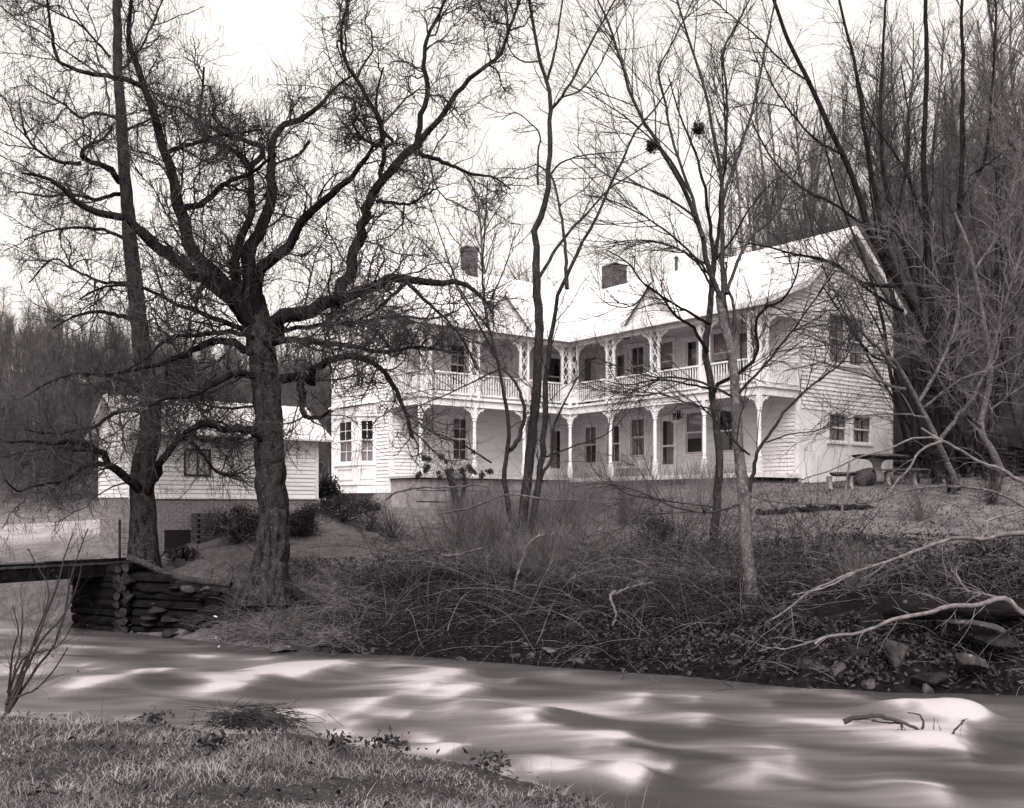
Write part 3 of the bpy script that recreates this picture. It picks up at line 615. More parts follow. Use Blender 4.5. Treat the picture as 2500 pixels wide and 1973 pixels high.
siding(W_e, ew, YL, YL+WL, 3.60, ZR-.1, endw+[(BY0,BY1,3.5,6.95)], True, step=.14, clip=eclip)
# returns and back walls close the volume
bk = MB()
bk.box(XR1-.02, XR1+.0, YE+.02, YL+WL, ZB-.4-ZB, ZW-ZB); bk.box(XE+.02, XR1-.03, YL+WL-.02, YL+WL, ZB-.4-ZB, ZW-ZB); bk.build('back_wall', M['paint'], house)
# corner boards
for (x0, x1, y0, y1, z0, z1) in ((XR0-.03, XR0+.10, YE-.045, YE-.001, 3.2, ZE-.15), (XR1-.10, XR1+.03, YE-.045, YE-.001, 3.2, ZW), (XR0-.045, XR0-.001, YE+.0, YE+.12, ZF, ZE),
                                 (XE-.045, XE-.001, YL-.03, YL+.11, 3.6, ZW), (XE, XE+.12, YL-.045, YL-.001, ZF, ZE), (XE-.045, XE-.001, YL+WL-.12, YL+WL+.03, 3.6, ZW)):
    hb('corner_board', M['trim'], house, x0, x1, y0, y1, z0, z1)
hb('base_board', M['trim'], house, XE-.05, XE-.002, YL-.03, YL+WL+.03, 3.42, 3.6)
# foundation
fb = MB()
hb('foundation', M['concrete'], house, XE-.01, XE+.3, YL+.01, YL+WL, 2.3, 3.42)
k = 0; yy = YL
while yy < YL+WL-.1:
    wdt = min(random.uniform(.7, 1.1), YL+WL-yy)
    MB().box(XE-.06, XE-.012, yy+.012, yy+wdt-.012, 2.4-ZB, 3.40-ZB).build('foundation_stone', M['concrete'], house); yy += wdt
for row, (za, zb) in enumerate(((ZF-.55, ZF-.13), (ZF-.97, ZF-.57), (ZF-1.5, ZF-.99))):
    xx = XE
    while xx < -.36:
        wdt = min(random.uniform(.45, .95), -.35-xx)
        if -.35-xx-wdt < .3: wdt = -.35-xx
        j = random.uniform(-.02, .03); MB().box(xx+.012, xx+wdt-.012, .05+j, .3, za-ZB+random.uniform(0, .015), zb-ZB-random.uniform(0, .015)).build('foundation_stone', M['concrete'], house); xx += wdt
for y0_, y1_ in ((.32, 1.0), (1.015, YL-.0)): MB().box(XE+.01, XE+.25, y0_, y1_, 2.5-ZB, ZF-.12-ZB).build('foundation_stone', M['concrete'], house)
# -- windows and doors
sty = {0:'halfcurtain', 1:'dark', 2:'curtain', 4:'shade', 5:'dark'}
for i, h in enumerate(lowR):
    if i == 3: door(W_r, h[0], h[1], h[2], h[3], label='screen door with two dark panes')
    else: window(W_r, *h, style=sty[i], panes=(1, 1) if i > 3 else (2, 1))
for i, h in enumerate(upR):
    if h[2] == Z2: door(W_r, h[0], h[1], h[2], h[3], style='open' if i in (0,) else 'screen')
    else: window(W_r, *h, style={2:'dark', 3:'shade', 5:'shade'}[i], panes=(2, 1) if i == 2 else (1, 1))
window(W_l, *lowL[0], style='dark', panes=(2, 2)); door(W_l, *lowL[1], style='screen'); window(W_l, *upL[0], style='dark', panes=(2, 2)); window(W_l, *upL[1], style='dark', panes=(1, 1))
for i, h in enumerate(gab): window(W_g, *h, style='curtain', panes=(1, 1), cas=.10, label=('upper', 'upper', 'lower', 'lower')[i]+' gable window with folded curtains')
window(W_e, *endw[0], style='dark', panes=(2, 2))
# -- bay window on the left end wall: centre face and two canted faces
BD = .62; c0, c1 = BY0+.45, BY1-.30
def bay_face(p, q, name):
    """flat face from p to q (x, y), outward to the left; returns axes"""
    p, q = np.array(p), np.array(q); d = (q-p)/np.linalg.norm(q-p); n = np.array([-d[1], d[0]]); L = np.linalg.norm(q-p)
    def bx(mb, u0, u1, z0, z1, e0, e1):
        pts = []
        for z in (z0, z1):
            for u, e in ((u0, e0), (u1, e0), (u1, e1), (u0, e1)): o = p+d*u+n*e; pts.append((o[0], o[1], z-ZB))
        mb.hexa(pts)
    return L, bx
bay = MB()
bay.poly([(XE-.001, BY0, 3.42-ZB), (XE-BD+.03, c0, 3.42-ZB), (XE-BD+.03, c1, 3.42-ZB), (XE-.001, BY1, 3.42-ZB), (XE-.001, BY0, 4.55-ZB), (XE-BD+.03, c0, 4.55-ZB), (XE-BD+.03, c1, 4.55-ZB), (XE-.001, BY1, 4.55-ZB)],
         [(0,1,2,3), (7,6,5,4), (0,4,5,1), (1,5,6,2), (2,6,7,3), (3,7,4,0)])
bayo = bay.build('bay_window', M['trim'], house)
hd = MB(); hd.poly([(XE-.001, BY0-.1, 6.42-ZB), (XE-BD-.06, c0-.03, 6.42-ZB), (XE-BD-.06, c1+.03, 6.42-ZB), (XE-.001, BY1+.1, 6.42-ZB), (XE-.001, BY0-.1, 6.95-ZB), (XE-BD-.10, c0-.03, 6.78-ZB), (XE-BD-.10, c1+.03, 6.78-ZB), (XE-.001, BY1+.1, 6.95-ZB)],
         [(0,1,2,3), (7,6,5,4), (0,4,5,1), (1,5,6,2), (2,6,7,3), (3,7,4,0)]); hd.build('bay_head', M['trim'], bayo)
rf = MB(); rf.poly([(XE-.002, BY0-.22, 6.96-ZB), (XE-BD-.2, c0-.08, 6.82-ZB), (XE-BD-.2, c1+.08, 6.82-ZB), (XE-.002, BY1+.22, 6.96-ZB), (XE-.002, BY0-.1, 7.18-ZB), (XE-BD-.2, c0-.08, 6.87-ZB), (XE-BD-.2, c1+.08, 6.87-ZB), (XE-.002, BY1+.1, 7.18-ZB)],
         [(0,1,2,3), (7,6,5,4), (0,4,5,1), (1,5,6,2), (2,6,7,3), (3,7,4,0)]); rf.build('bay_roof', M['tin'], bayo)
for (p, q, m0) in (((XE-BD, c1), (XE, BY1), .22), ((XE-BD, c0), (XE-BD, c1), .46), ((XE, BY0), (XE-BD, c0), .12)):
    L, bx = bay_face(q, p, ''); s = -1
    L, bx = bay_face(p, q, '')
    u0, u1, z0, z1 = m0, L-m0, 4.63, 6.30
    f = MB(); bx(f, 0, u0, 4.55, 6.42, -.05, .0); bx(f, u1, L, 4.55, 6.42, -.05, .0); bx(f, u0, u1, z1, 6.42, -.05, .0); bx(f, u0, u1, 4.55, z0, -.05, .0)
    f.build('bay_window_frame', M['trim'], bayo)
    b = MB(); bx(b, u0, u1, z0, z1, -.16, -.14); b.build('reveal', M['dark'], bayo)
    zm = 5.5; sa = MB()
    for a, c, dd in ((zm-.02, z1, -.02), (z0, zm+.02, -.045)):
        bx(sa, u0, u0+.05, a, c, dd-.02, dd); bx(sa, u1-.05, u1, a, c, dd-.02, dd); bx(sa, u0+.05, u1-.05, a, a+.05, dd-.02, dd); bx(sa, u0+.05, u1-.05, c-.05, c, dd-.02, dd)
        um = (u0+u1)/2; bx(sa, um-.012, um+.012, a+.051, c-.051, dd-.018, dd-.003); zz = (a+c)/2; bx(sa, u0+.051, u1-.051, zz-.012, zz+.012, dd-.019, dd-.004)
    sa.build('sash', M['trim'], bayo)
    g = MB(); bx(g, u0, u1, z0, z1, -.075, -.07); g.build('pane', M['glass'], bayo)
    g = MB(); bx(g, u0+.02, u1-.02, z0, zm, -.13, -.125); g.build('curtain', M['curtain'], bayo)
    pn = MB(); e = .015
    a, c = m0*.8, L-m0*.8
    bx(pn, a, c, 3.95, 3.98, -.01, e); bx(pn, a, c, 4.37, 4.40, -.01, e); bx(pn, a, a+.03, 3.981, 4.369, -.01, e); bx(pn, c-.03, c, 3.981, 4.369, -.01, e); bx(pn, 0, L, 4.50, 4.55, -.02, .03); bx(pn, 0, L, 3.74, 3.79, -.02, .025)
    pn.build('bay_panel', M['trim'], bayo)
# -- roofs
def slab(pts, th=.05):
    pts = [np.array((p[0], p[1], p[2]-ZB)) for p in pts]; n = len(pts); q = [p-np.array((0, 0, th)) for p in pts]
    return MB().poly(pts+q, [tuple(range(n)), tuple(range(2*n-1, n-1, -1))]+[(i, i+n, (i+1) % n+n, (i+1) % n) for i in range(n)])
OV = .38; xe = -.35
roof = slab([(xe, YE-OV, ZE), (PD, YE-OV, ZW), (PD, YL, ZW), (xe, xe, ZE)]).build('roof', M['tin'], house); roof['label'] = 'white metal porch roof of the right wing'
o = slab([(XE-OV, xe, ZE), (xe, xe, ZE), (PD, YL, ZW), (XE-OV, YL, ZW)]).build('roof', M['tin'], house); o['label'] = 'white metal porch roof of the left wing'
YM = YL+WL/2
slab([(PD+.001, YE-OV, ZW+.004), (XM, YE-OV, ZR), (XM, YM, ZR), (PD+.001, YL, ZW+.004)]).build('roof', M['tin'], house)
slab([(XM, YE-OV, ZR), (XR1+.4, YE-OV, ZW-.28), (XR1+.4, YL+WL+.4, ZW-.28), (XM, YM, ZR)]).build('roof', M['tin'], house)
slab([(XE-OV, YL+.001, ZW+.004), (PD, YL+.001, ZW+.004), (XM, YM, ZR), (XE-OV, YM, ZR)]).build('roof', M['tin'], house)
slab([(XE-OV, YM, ZR), (XM, YM, ZR), (XR1+.4, YL+WL+.4, ZW-.28), (XE-OV, YL+WL+.4, ZW-.28)]).build('roof', M['tin'], house)
def seams(name, a0, a1, b0, b1, n, parent):     # standing seams running from the line a to the line b
    mb = MB(); a0, a1, b0, b1 = [np.array((p[0], p[1], p[2]-ZB)) for p in (a0, a1, b0, b1)]
    for i in range(n+1):
        t = (i+.5)/(n+1); mb.bar(a0*(1-t)+a1*t+(0,0,.008), b0*(1-t)+b1*t+(0,0,.008), .022, .03)
    tag(mb.build(name, M['tin'], parent), kind='stuff')
seams('roof_seam', (xe, YE-OV, ZE), (xe, xe, ZE), (PD, YE-OV, ZW), (PD, YL-.6, ZW), 17, roof)
seams('roof_seam', (PD, YE-OV, ZW), (PD, YL, ZW), (XM, YE-OV, ZR), (XM, YM, ZR), 22, roof)
seams('roof_seam', (XE-OV, xe, ZE), (xe, xe, ZE), (XE-OV, YL, ZW), (PD-.6, YL, ZW), 14, roof)
seams('roof_seam', (XE-OV, YL, ZW), (PD, YL, ZW), (XE-OV, YM, ZR), (XM, YM, ZR), 17, roof)
hb('fascia', M['trim'], house, xe-.02, xe+.03, YE-OV, xe+.0, ZE-.19, ZE-.052); hb('fascia', M['trim'], house, XE-OV, xe-.021, xe-.02, xe+.03, ZE-.19, ZE-.052)
rk = MB()
for a, b in (((xe, YE-OV+.02, ZE-.09), (PD, YE-OV+.02, ZW-.09)), ((PD, YE-OV+.02, ZW-.09), (XM, YE-OV+.02, ZR-.13)), ((XM, YE-OV+.02, ZR-.13), (XR1+.4, YE-OV+.02, ZW-.37))):
    rk.bar((a[0], a[1], a[2]-ZB-.02), (b[0], b[1], b[2]-ZB-.02), .04, .17)
rk.build('rake_board', M['trim'], house)
rk = MB()
for a, b in (((XE-OV+.02, xe, ZE-.09), (XE-OV+.02, YL, ZW-.09)), ((XE-OV+.02, YL, ZW-.09), (XE-OV+.02, YM, ZR-.13)), ((XE-OV+.02, YM, ZR-.13), (XE-OV+.02, YL+WL+.4, ZW-.37))):
    rk.bar((a[0], a[1], a[2]-ZB-.02), (b[0], b[1], b[2]-ZB-.02), .04, .17)
rk.build('rake_board', M['trim'], house)
# porch ceilings, floors, beams
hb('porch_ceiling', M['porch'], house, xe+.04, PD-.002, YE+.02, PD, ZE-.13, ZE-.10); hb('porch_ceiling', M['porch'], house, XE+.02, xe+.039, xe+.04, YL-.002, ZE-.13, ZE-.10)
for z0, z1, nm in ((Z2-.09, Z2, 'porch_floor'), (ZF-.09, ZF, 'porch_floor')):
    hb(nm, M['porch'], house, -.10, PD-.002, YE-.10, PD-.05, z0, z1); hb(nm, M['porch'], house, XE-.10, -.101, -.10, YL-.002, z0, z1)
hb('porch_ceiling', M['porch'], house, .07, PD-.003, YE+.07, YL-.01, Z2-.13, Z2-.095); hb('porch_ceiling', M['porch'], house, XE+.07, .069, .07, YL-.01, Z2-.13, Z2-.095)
for a in ((-.06, .06, YE-.06, .061), (.061, PD, YE-.06, YE+.06), (XE-.06, -.061, -.06, .06), (XE-.06, XE+.06, .061, YL)): hb('porch_beam', M['trim'], house, *a, Z2-.36, Z2-.095)
for a in ((-.06, .06, YE-.06, .061), (.061, PD, YE-.06, YE+.06), (XE-.06, -.061, -.06, .06), (XE-.06, XE+.06, .061, YL)): hb('porch_plate', M['trim'], house, *a, ZE-.34, ZE-.131)
for a in ((-.13, -.10, YE-.13, -.13), (XE-.13, -.131, -.13, -.10), (-.10, PD, YE-.13, YE-.10)): hb('floor_edge', M['trim'], house, *a, Z2-.10, Z2-.01)
for a in ((-.13, -.10, YE-.13, -.13), (-.10, PD, YE-.13, YE-.10)): hb('floor_edge', M['trim'], house, *a, ZF-.16, ZF-.01)
hb('under_floor_shade', M['dark'], house, .25, .3, YE+.1, .3, ZB-.5, ZF-.1)  # dark sheet in place of the shadow under the porch floor
for y in np.arange(YE+.15, 0, 1.35): hb('porch_pier', M['rock_dark'], house, -.02, .24, y, y+.4, ZB-.5, ZF-.1)
# posts
posts = [(0., y) for y in np.linspace(YE, 0, 5)]+[(x, 0.) for x in np.linspace(XE, 0, 4)[:-1]]
post_me = MB().box(-.075, .075, -.075, .075, 0, .5).lathe([(.06,.5),(.085,.53),(.085,.57),(.062,.62),(.072,1.2),(.066,1.9),(.058,2.05),(.085,2.09),(.085,2.13),(.06,2.17)], 10).box(-.07, .07, -.07, .07, 2.17, 2.62).mesh('post')
def scroll(mb, o, ax, L=.42, H=.40):            # sawn bracket: quarter fan with curls, cut from board
    o = np.array(o, float); ax = np.array(ax, float); z = np.array([0, 0, 1.]); th = np.array([ax[1], -ax[0], 0])*.022
    def strip(pts, w):
        pts = [o+ax*p[0]+z*p[1] for p in pts]
        for a, b in zip(pts[:-1], pts[1:]): mb.bar(a, b, .044 if abs(ax[0]) > .5 else .044, w, up=tuple(np.cross(b-a, th/np.linalg.norm(th))))
    c = [(L*math.sin(t), -H*(1-math.cos(t))-.02) for t in np.linspace(0, 1, 2)]
    strip([(0.02, -H), (.07, -H*.62), (.17, -H*.34), (L*.75, -H*.15), (L, -.03)], .05)
    for cx_, cz_, r in ((.13, -.12, .075), (L*.72, -.085, .05), (.07, -H*.45, .05)):
        strip([(cx_+r*math.cos(t), cz_+r*math.sin(t)) for t in np.linspace(0, 5.6, 8)], .026)
br_me = {}
for ax in ((1,0,0),(-1,0,0),(0,1,0),(0,-1,0)):
    t = MB(); scroll(t, (0,0,0), ax); br_me[ax] = t.mesh('bracket')
for (x, y) in posts:
    p = link('post', post_me, M['trim'], house); p.location = (x, y, ZF-ZB)
    axs = [(0,1,0),(0,-1,0)] if x == 0 and y < -.01 else [(1,0,0),(-1,0,0)]
    if (x, y) == (0., 0.): axs = [(0,-1,0),(-1,0,0)]
    if y == YE: axs = [(0,1,0),(1,0,0)]
    if abs(x-XE) < 1e-6: axs = [(1,0,0)]
    for ax in axs: b = link('bracket', br_me[ax], M['trim'], p); b.location = (ax[0]*.07, ax[1]*.07, Z2-.36-ZF)
# upper porch: paired posts with diamond lattice, panel below, rails with balusters
RZ0, RZ1 = Z2+.10, Z2+.88; TOP = ZE-.34
bal_me = MB().box(-.018, .018, -.018, .018, RZ0+.05-Z2, RZ1-.05-Z2).mesh('baluster')
HWD = .19
def lattice_post(x, y, ax):
    ax = np.array(ax, float); c = np.array([x, y, 0]); z = lambda v: np.array([0, 0, v-ZB])
    m = MB()
    for s in (-1, 1): q = c+ax*HWD*s; m.box(q[0]-.04, q[0]+.04, q[1]-.04, q[1]+.04, Z2-ZB, TOP-ZB)
    o = m.build('lattice_post', M['trim'], house)
    l = MB(); n = 3; h = (TOP-RZ1-.02)/n; th = .03
    for i in range(n):
        zb = RZ1+.01+h*i
        for s in (-1, 1):
            l.bar(c+ax*(HWD-.04)*s+z(zb), c-ax*(HWD-.04)*s+z(zb+h), .02+.006*(s > 0), .032, up=tuple(np.cross(ax, (0, 0, 1))))
    l.build('lattice', M['trim'], o)
    pn = MB(); a, b = c-ax*(HWD-.041), c+ax*(HWD-.041); pr = np.array([ax[1], ax[0], 0])*.012; a2, b2 = np.minimum(a, b)-np.abs(pr), np.maximum(a, b)+np.abs(pr)
    pn.box(a2[0], b2[0], a2[1], b2[1], RZ0-ZB, RZ1-ZB); pn.build('panel', M['trim'], o)
    for s in (-1, 1):
        k = tuple(int(round(v*s)) for v in ax)
        b = link('bracket', br_me[k], M['trim'], o); b.location = tuple(c+ax*s*(HWD+.04)+z(TOP)); 
    return o
def rail(a, b):
    a, b = np.array([*a, 0.]), np.array([*b, 0.]); d = b-a; L = np.linalg.norm(d); d /= L; m = MB()
    m.bar(a+(0, 0, RZ1-ZB), b+(0, 0, RZ1-ZB), .09, .06); m.bar(a+(0, 0, RZ0+.02-ZB), b+(0, 0, RZ0+.02-ZB), .06, .06)
    o = m.build('railing', M['trim'], house); n = int(L/.118)
    for i in range(n):
        q = a+d*L*(i+.5)/n; t = link('baluster', bal_me, M['trim'], o); t.location = (q[0], q[1], Z2-ZB)
ups = sorted([p for p in posts if p[0] == 0], key=lambda p: p[1])
for (x, y) in ups:
    if y > -.01: continue
    lattice_post(x, y+(.24 if y == YE else 0), (0, 1, 0))
for (x, y) in posts:
    if x < -.01: lattice_post(x+(.24 if x == XE else 0), 0, (1, 0, 0))
lattice_post(0, -.24, (0, 1, 0)); lattice_post(-.24, 0, (1, 0, 0)); lattice_post(.24, YE, (1, 0, 0))
ys_ = np.linspace(YE, 0, 5); xs_ = np.linspace(XE, 0, 4)
for i in range(4): rail((0, ys_[i]+(.47 if i == 0 else .23)), (0, ys_[i+1]-(.47 if i == 3 else .23)))
for i in range(3): rail((xs_[i]+(.47 if i == 0 else .23), 0), (xs_[i+1]-(.47 if i == 2 else .23), 0))
rail((.47, YE), (PD-.02, YE)); rail((XE, .23), (XE, YL-.02))
# gablets over the middle of each porch
def gablet(kind, mid):
    hwid, ap, base = 1.53, 11.30, ZE+.02
    f0 = -.20; back = PD+(ap-ZW)/(ZR-ZW)*(WR/2)-.1
    q = (lambda u, d, z: (d, mid+u, z-ZB)) if kind == 'x' else (lambda u, d, z: (mid+u, d, z-ZB))
    g = MB(); g.poly([q(-hwid+.12, f0, base), q(hwid-.12, f0, base), q(0, f0, ap-.13), q(-hwid+.12, f0+.1, base), q(hwid-.12, f0+.1, base), q(0, f0+.1, ap-.13)], [(0,1,2), (5,4,3), (0,3,4,1), (1,4,5,2), (2,5,3,0)])
    o = g.build('gablet', M['trim'], house); o['label'] = 'small pointed gable over the '+('right' if kind == 'x' else 'left')+' porch eave'
    for i in range(19):                        # upright boards
        u = -hwid+.2+(2*hwid-.4)*(i+.5)/19; zt = base+(ap-.13-base)*(1-abs(u)/(hwid-.12))-.06
        if abs(u) < .17 : continue
        if zt > base+.1:
            b = MB(); w2 = (2*hwid-.4)/19/2-.006
            p0 = [q(u-w2, f0-.018, base), q(u+w2, f0-.018, base), q(u+w2, f0+.002, base), q(u-w2, f0+.002, base)]; s1 = (ap-.13-base)/(hwid-.12)
            zt0, zt1 = zt+s1*w2*(1 if u > 0 else -1)*.9, zt-s1*w2*(1 if u > 0 else -1)*.9
            b.hexa(p0+[q(u-w2, f0-.018, max(zt0, base+.02)), q(u+w2, f0-.018, max(zt1, base+.02)), q(u+w2, f0+.002, max(zt1, base+.02)), q(u-w2, f0+.002, max(zt0, base+.02))]); b.build('upright_board', M['board'], o)
    for i in range(9):
        b = MB(); zc = base+.15+i*.085; b.hexa([q(-.15, f0-.03, zc), q(.15, f0-.03, zc), q(.15, f0+.0, zc+.05), q(-.15, f0+.0, zc+.05), q(-.15, f0-.03, zc+.015), q(.15, f0-.03, zc+.015), q(.15, f0, zc+.065), q(-.15, f0, zc+.065)]); b.build('vent_slat', M['trim'], o)
    for s in (-1, 1):
        t = MB(); pts = [q(s*(hwid+.12), f0-.16, base-.12), q(0, f0-.16, ap), q(0, back, ap), q(s*(hwid+.12), .6, base-.12)]
        q4 = [(p[0], p[1], p[2]-.045) for p in pts]; t.poly(pts+q4, [(0,1,2,3), (7,6,5,4), (0,4,5,1), (1,5,6,2), (2,6,7,3), (3,7,4,0)]); t.build('gablet_roof', M['tin'], o)
        t = MB(); t.bar(q(s*(hwid+.1), f0-.15, base-.22), q(0, f0-.15, ap-.13), .035, .13); t.build('rake_board', M['trim'], o)
gablet('x', YE/2); gablet('y', XE/2)
# chimneys of real bricks, a stove pipe
def chimney(x, y, z0, z1, wx_, wy_, cap):
    o = MB().box(x-wx_/2+.02, x+wx_/2-.02, y-wy_/2+.02, y+wy_/2-.02, z0-ZB, z1-.03-ZB).build('chimney', M['chimney'], house)
    z = z0; r = 0; n = 0; me = MB().box(-.1, .1, -.05, .05, -.031, .031).mesh('brick'); me.materials.append(M['chimney'])
    zv = z1-(z1-z0)
    while z < z1-.03:
        g = cap if z > z1-.25 else 0
        for (ax, L, off) in ((0, wx_+2*g, wy_/2+g), (1, wy_+2*g, wx_/2+g)):
            u = -L/2+(.11 if r % 2 else 0)
            while u < L/2-.04:
                l = min(.21, L/2-u)
                b = link('brick', me, None, o); n += 1
                p = (x+u+l/2, y-off+.045, z+.036-ZB) if ax == 0 else (x-off+.045, y+u+l/2, z+.036-ZB)
                b.location = p; b.scale = ((l-.012)/.2, 1, 1); b.rotation_euler = (random.uniform(-.01, .01), 0, (0 if ax == 0 else math.pi/2)+random.uniform(-.02, .02))
                u += .21
        z += .073; r += 1
    return o
cp = lambda px, py, Y: P(px, py, Y)
def to_local(p): dx, dy = p[0]-HX, p[1]-HY; return dx*math.cos(TH)+dy*math.sin(TH), -dx*math.sin(TH)+dy*math.cos(TH)
lx, ly = to_local(P(1147, 600, 42.7)); chimney(lx, YM, 12.6, 14.15, .56, .56, .03)['label'] = 'tall square brick chimney on the left ridge'
def ridge_y(px, x0): return min(np.arange(-12, 14, .02), key=lambda y: abs(hw(x0, y, 0)[0]/hw(x0, y, 0)[1]*FPX+CX-px))
chimney(XM+.7, float(ridge_y(1500, XM+.7)), 12.2, 14.30, .78, .9, 0)['label'] = 'low wide brick chimney behind the ridge'
lx, ly = to_local(P(1651, 640, 43.2)); MB().lathe([(.07, 12.6-ZB), (.07, 13.75-ZB), (.09, 13.75-ZB), (.09, 13.82-ZB)], 10, (XM+.35, float(ridge_y(1651, XM+.35)), 0)).build('stove_pipe', M['metal'], house)
lm = MB().lathe([(.03, 0), (.03, -.08), (.13, -.10), (.15, -.16), (.08, -.20)], 10).build('ceiling_lamp', M['metal'], house); lm.location = tuple([*to_local(P(1529, 826, 38.4)), ZE-.13-ZB])
st = hb('porch_step', M['plank'], house, -.75, -.16, YE+.2, YE+2.2, 3.62, 3.72); hb('porch_step', M['plank'], house, -.45, -.16, YE+.3, YE+2.1, 3.80, 3.88)
# ------------------------------------------------------------------ outbuilding on a brick base
OBX, OBY, OZ = P(318, 1215, 27.5); ol = 5.75; owd = 3.05; Zb0, Zb1, Zev = 1.2, 3.17, 5.17; ORZ = 6.12
shed = empty('outbuilding', (OBX, OBY, 1.5), 'small white clapboard outbuilding with a tin roof on a brick base', 'shed', rz=TH)
ob = lambda name, m, x0, x1, y0, y1, z0, z1, p=None: MB().box(x0, x1, y0, y1, z0-1.5, z1-1.5).build(name, m, p or shed)
core = ob('brick_base', M['mortar'], .02, ol-.02, .02, owd-.02, .6, Zb1)
bme = MB().box(-.5, .5, -.5, .5, -.5, .5).mesh('brick'); bme.materials.append(M['brick'])
extra = MB(); cnt = 0
for (ax, L, m0) in ((1, owd, 0), (0, ol, 1)):
    z = Zb1-.075; r = 0
    while z > Zb0-.5:
        u = (.11 if r % 2 else 0)-.0
        if r % 2: pass
        u = -.11 if r % 2 else 0
        while u < L-.02:
            a, b_ = max(u, 0)+.006, min(u+.215, L)-.006
            if b_-a > .03:
                uc, l = (a+b_)/2, b_-a
                gx, gy = (uc, 0.) if ax == 0 else (0., uc)
                wxy = (OBX+gx*math.cos(TH)-gy*math.sin(TH), OBY+gx*math.sin(TH)+gy*math.cos(TH))
                if z > float(ground_z(wxy[0], wxy[1]))-.1:
                    j = random.uniform(-.004, .005)
                    loc = (uc, .03+j, z+.032-1.5) if ax == 0 else (.03+j, uc, z+.032-1.5); sc_ = (l, .06, .062) if ax == 0 else (.06, l, .062)
                    vis = cnt < 300 and not (ax == 0 and .35 < uc < .9)
                    if vis:
                        t = link('brick', bme, None, shed); t.location = loc; t.scale = sc_; cnt += 1
                    else: extra.box(loc[0]-sc_[0]/2, loc[0]+sc_[0]/2, loc[1]-sc_[1]/2, loc[1]+sc_[1]/2, loc[2]-sc_[2]/2, loc[2]+sc_[2]/2)
            u += .215
        z -= .078; r += 1
if extra.v: tag(extra.build('bricks', M['brick'], shed), kind='stuff')
def sh_side(face, u0, u1, z0, z1, hole, clip=None):
    z = z0
    while z < z1-.02:
        a, b_ = (u0, u1) if not clip else clip(z+.06)
        hs = [(hole[0], hole[1])] if hole and hole[2] < z+.07 < hole[3] else []
        for s, e in cut(a, b_, hs):
            if e-s < .05: continue
            t = MB(); d = .03+random.uniform(-.003, .004); zt = z+.137-1.5; zz = z-1.5
            if face == 'y': t.hexa([(s,-d,zz),(e,-d,zz),(e,.05,zz),(s,.05,zz),(s,-.008,zt),(e,-.008,zt),(e,.05,zt),(s,.05,zt)])
            else: t.hexa([(-d,s,zz),(.05,s,zz),(.05,e,zz),(-d,e,zz),(-.008,s,zt),(.05,s,zt),(.05,e,zt),(-.008,e,zt)])
            t.build('clapboard', M['board'], shed)
        z += .125
sh_side('y', 0, ol, Zb1+.01, Zev+.05, (1.55, 2.25, 3.85, 4.55))
sh_side('x', 0, owd, Zb1+.01, ORZ-.05, None, clip=lambda z: (0, owd) if z < Zev else ((z-Zev)/(ORZ-Zev)*owd/2, owd-(z-Zev)/(ORZ-Zev)*owd/2))
ob('inner_wall', M['dark'], .06, ol-.06, .07, owd-.06, Zb1, Zev)
ob('corner_board', M['trim'], ol-.09, ol+.02, -.05, -.032, Zb1, Zev); ob('corner_board', M['trim'], -.05, -.0, -.05, -.032, Zb1, Zev); ob('sill_board', M['trim'], -.03, ol+.03, -.045, .05, Zb1-.03, Zb1+.008)
wf = MB().box(1.5, 1.56, -.05, 0, 3.8-1.5, 4.6-1.5).box(2.24, 2.3, -.05, 0, 3.8-1.5, 4.6-1.5).box(1.561, 2.239, -.05, 0, 4.54-1.5, 4.6-1.5).box(1.561, 2.239, -.05, 0, 3.8-1.5, 3.86-1.5).box(1.88, 1.92, -.04, -.01, 3.861-1.5, 4.539-1.5).build('window', M['plank'], shed)
MB().box(1.561, 2.239, -.008, 0, 3.861-1.5, 4.539-1.5).build('pane', M['curtain'], wf)
tr = MB(); ri = (owd/2, ORZ-1.5+.06)
for s in (0, 1):
    e = -.35 if s == 0 else owd+.35; ez = Zev-.17-1.5
    top = [(-.3, e, ez), (ol+.4, e, ez), (ol+.4, ri[0], ri[1]), (-.3, ri[0], ri[1])]
    if s: top = top[::-1]
    tr.poly(top+[(p[0], p[1], p[2]-.05) for p in top], [(0,1,2,3), (7,6,5,4), (0,4,5,1), (1,5,6,2), (2,6,7,3), (3,7,4,0)])
rs = tr.build('roof', M['tin'], shed)
sm_ = MB()
for i in range(11): u = -.2+i*.62; sm_.bar((u, -.35, Zev-.165-1.5), (u, ri[0], ri[1]+.005), .03, .04)
tag(sm_.build('roof_seam', M['tin'], rs), kind='stuff')
sb = MB().box(.75, ol-.1, .3, owd-.3, .2-1.5, .8-1.5)
ob('downspout', M['plank'], -.16, -.10, .5, .56, 1.0, 2.55)
pier = ob('brick_pier', M['rock_dark'], 1.76, 2.21, -.50, -.06, 1.3, 2.72)
pme = MB().box(-.5, .5, -.5, .5, -.5, .5).mesh('brick'); pme.materials.append(M['chimney'])
for r in range(16):
    for ax in (0, 1):
        for c in range(3):
            u = -.22+.22*c+(.07 if r % 2 else 0)-.03; l = min(.205, .235-u)
            if l > .05: t = link('brick', pme, None, pier); t.location = (1.985+u+l/2, -.52, 1.5+r*.078-1.5) if ax == 0 else (1.74, -.28+u+l/2, 1.5+r*.078-1.5); t.scale = (l, .06, .064) if ax == 0 else (.06, l, .064)
ob('cellar_opening', M['dark'], .95, 1.70, -.012, .0, 1.4, 2.25)
ob('cellar_frame', M['concrete'], 2.3, 3.0, -.10, .0, 2.25, 2.55)
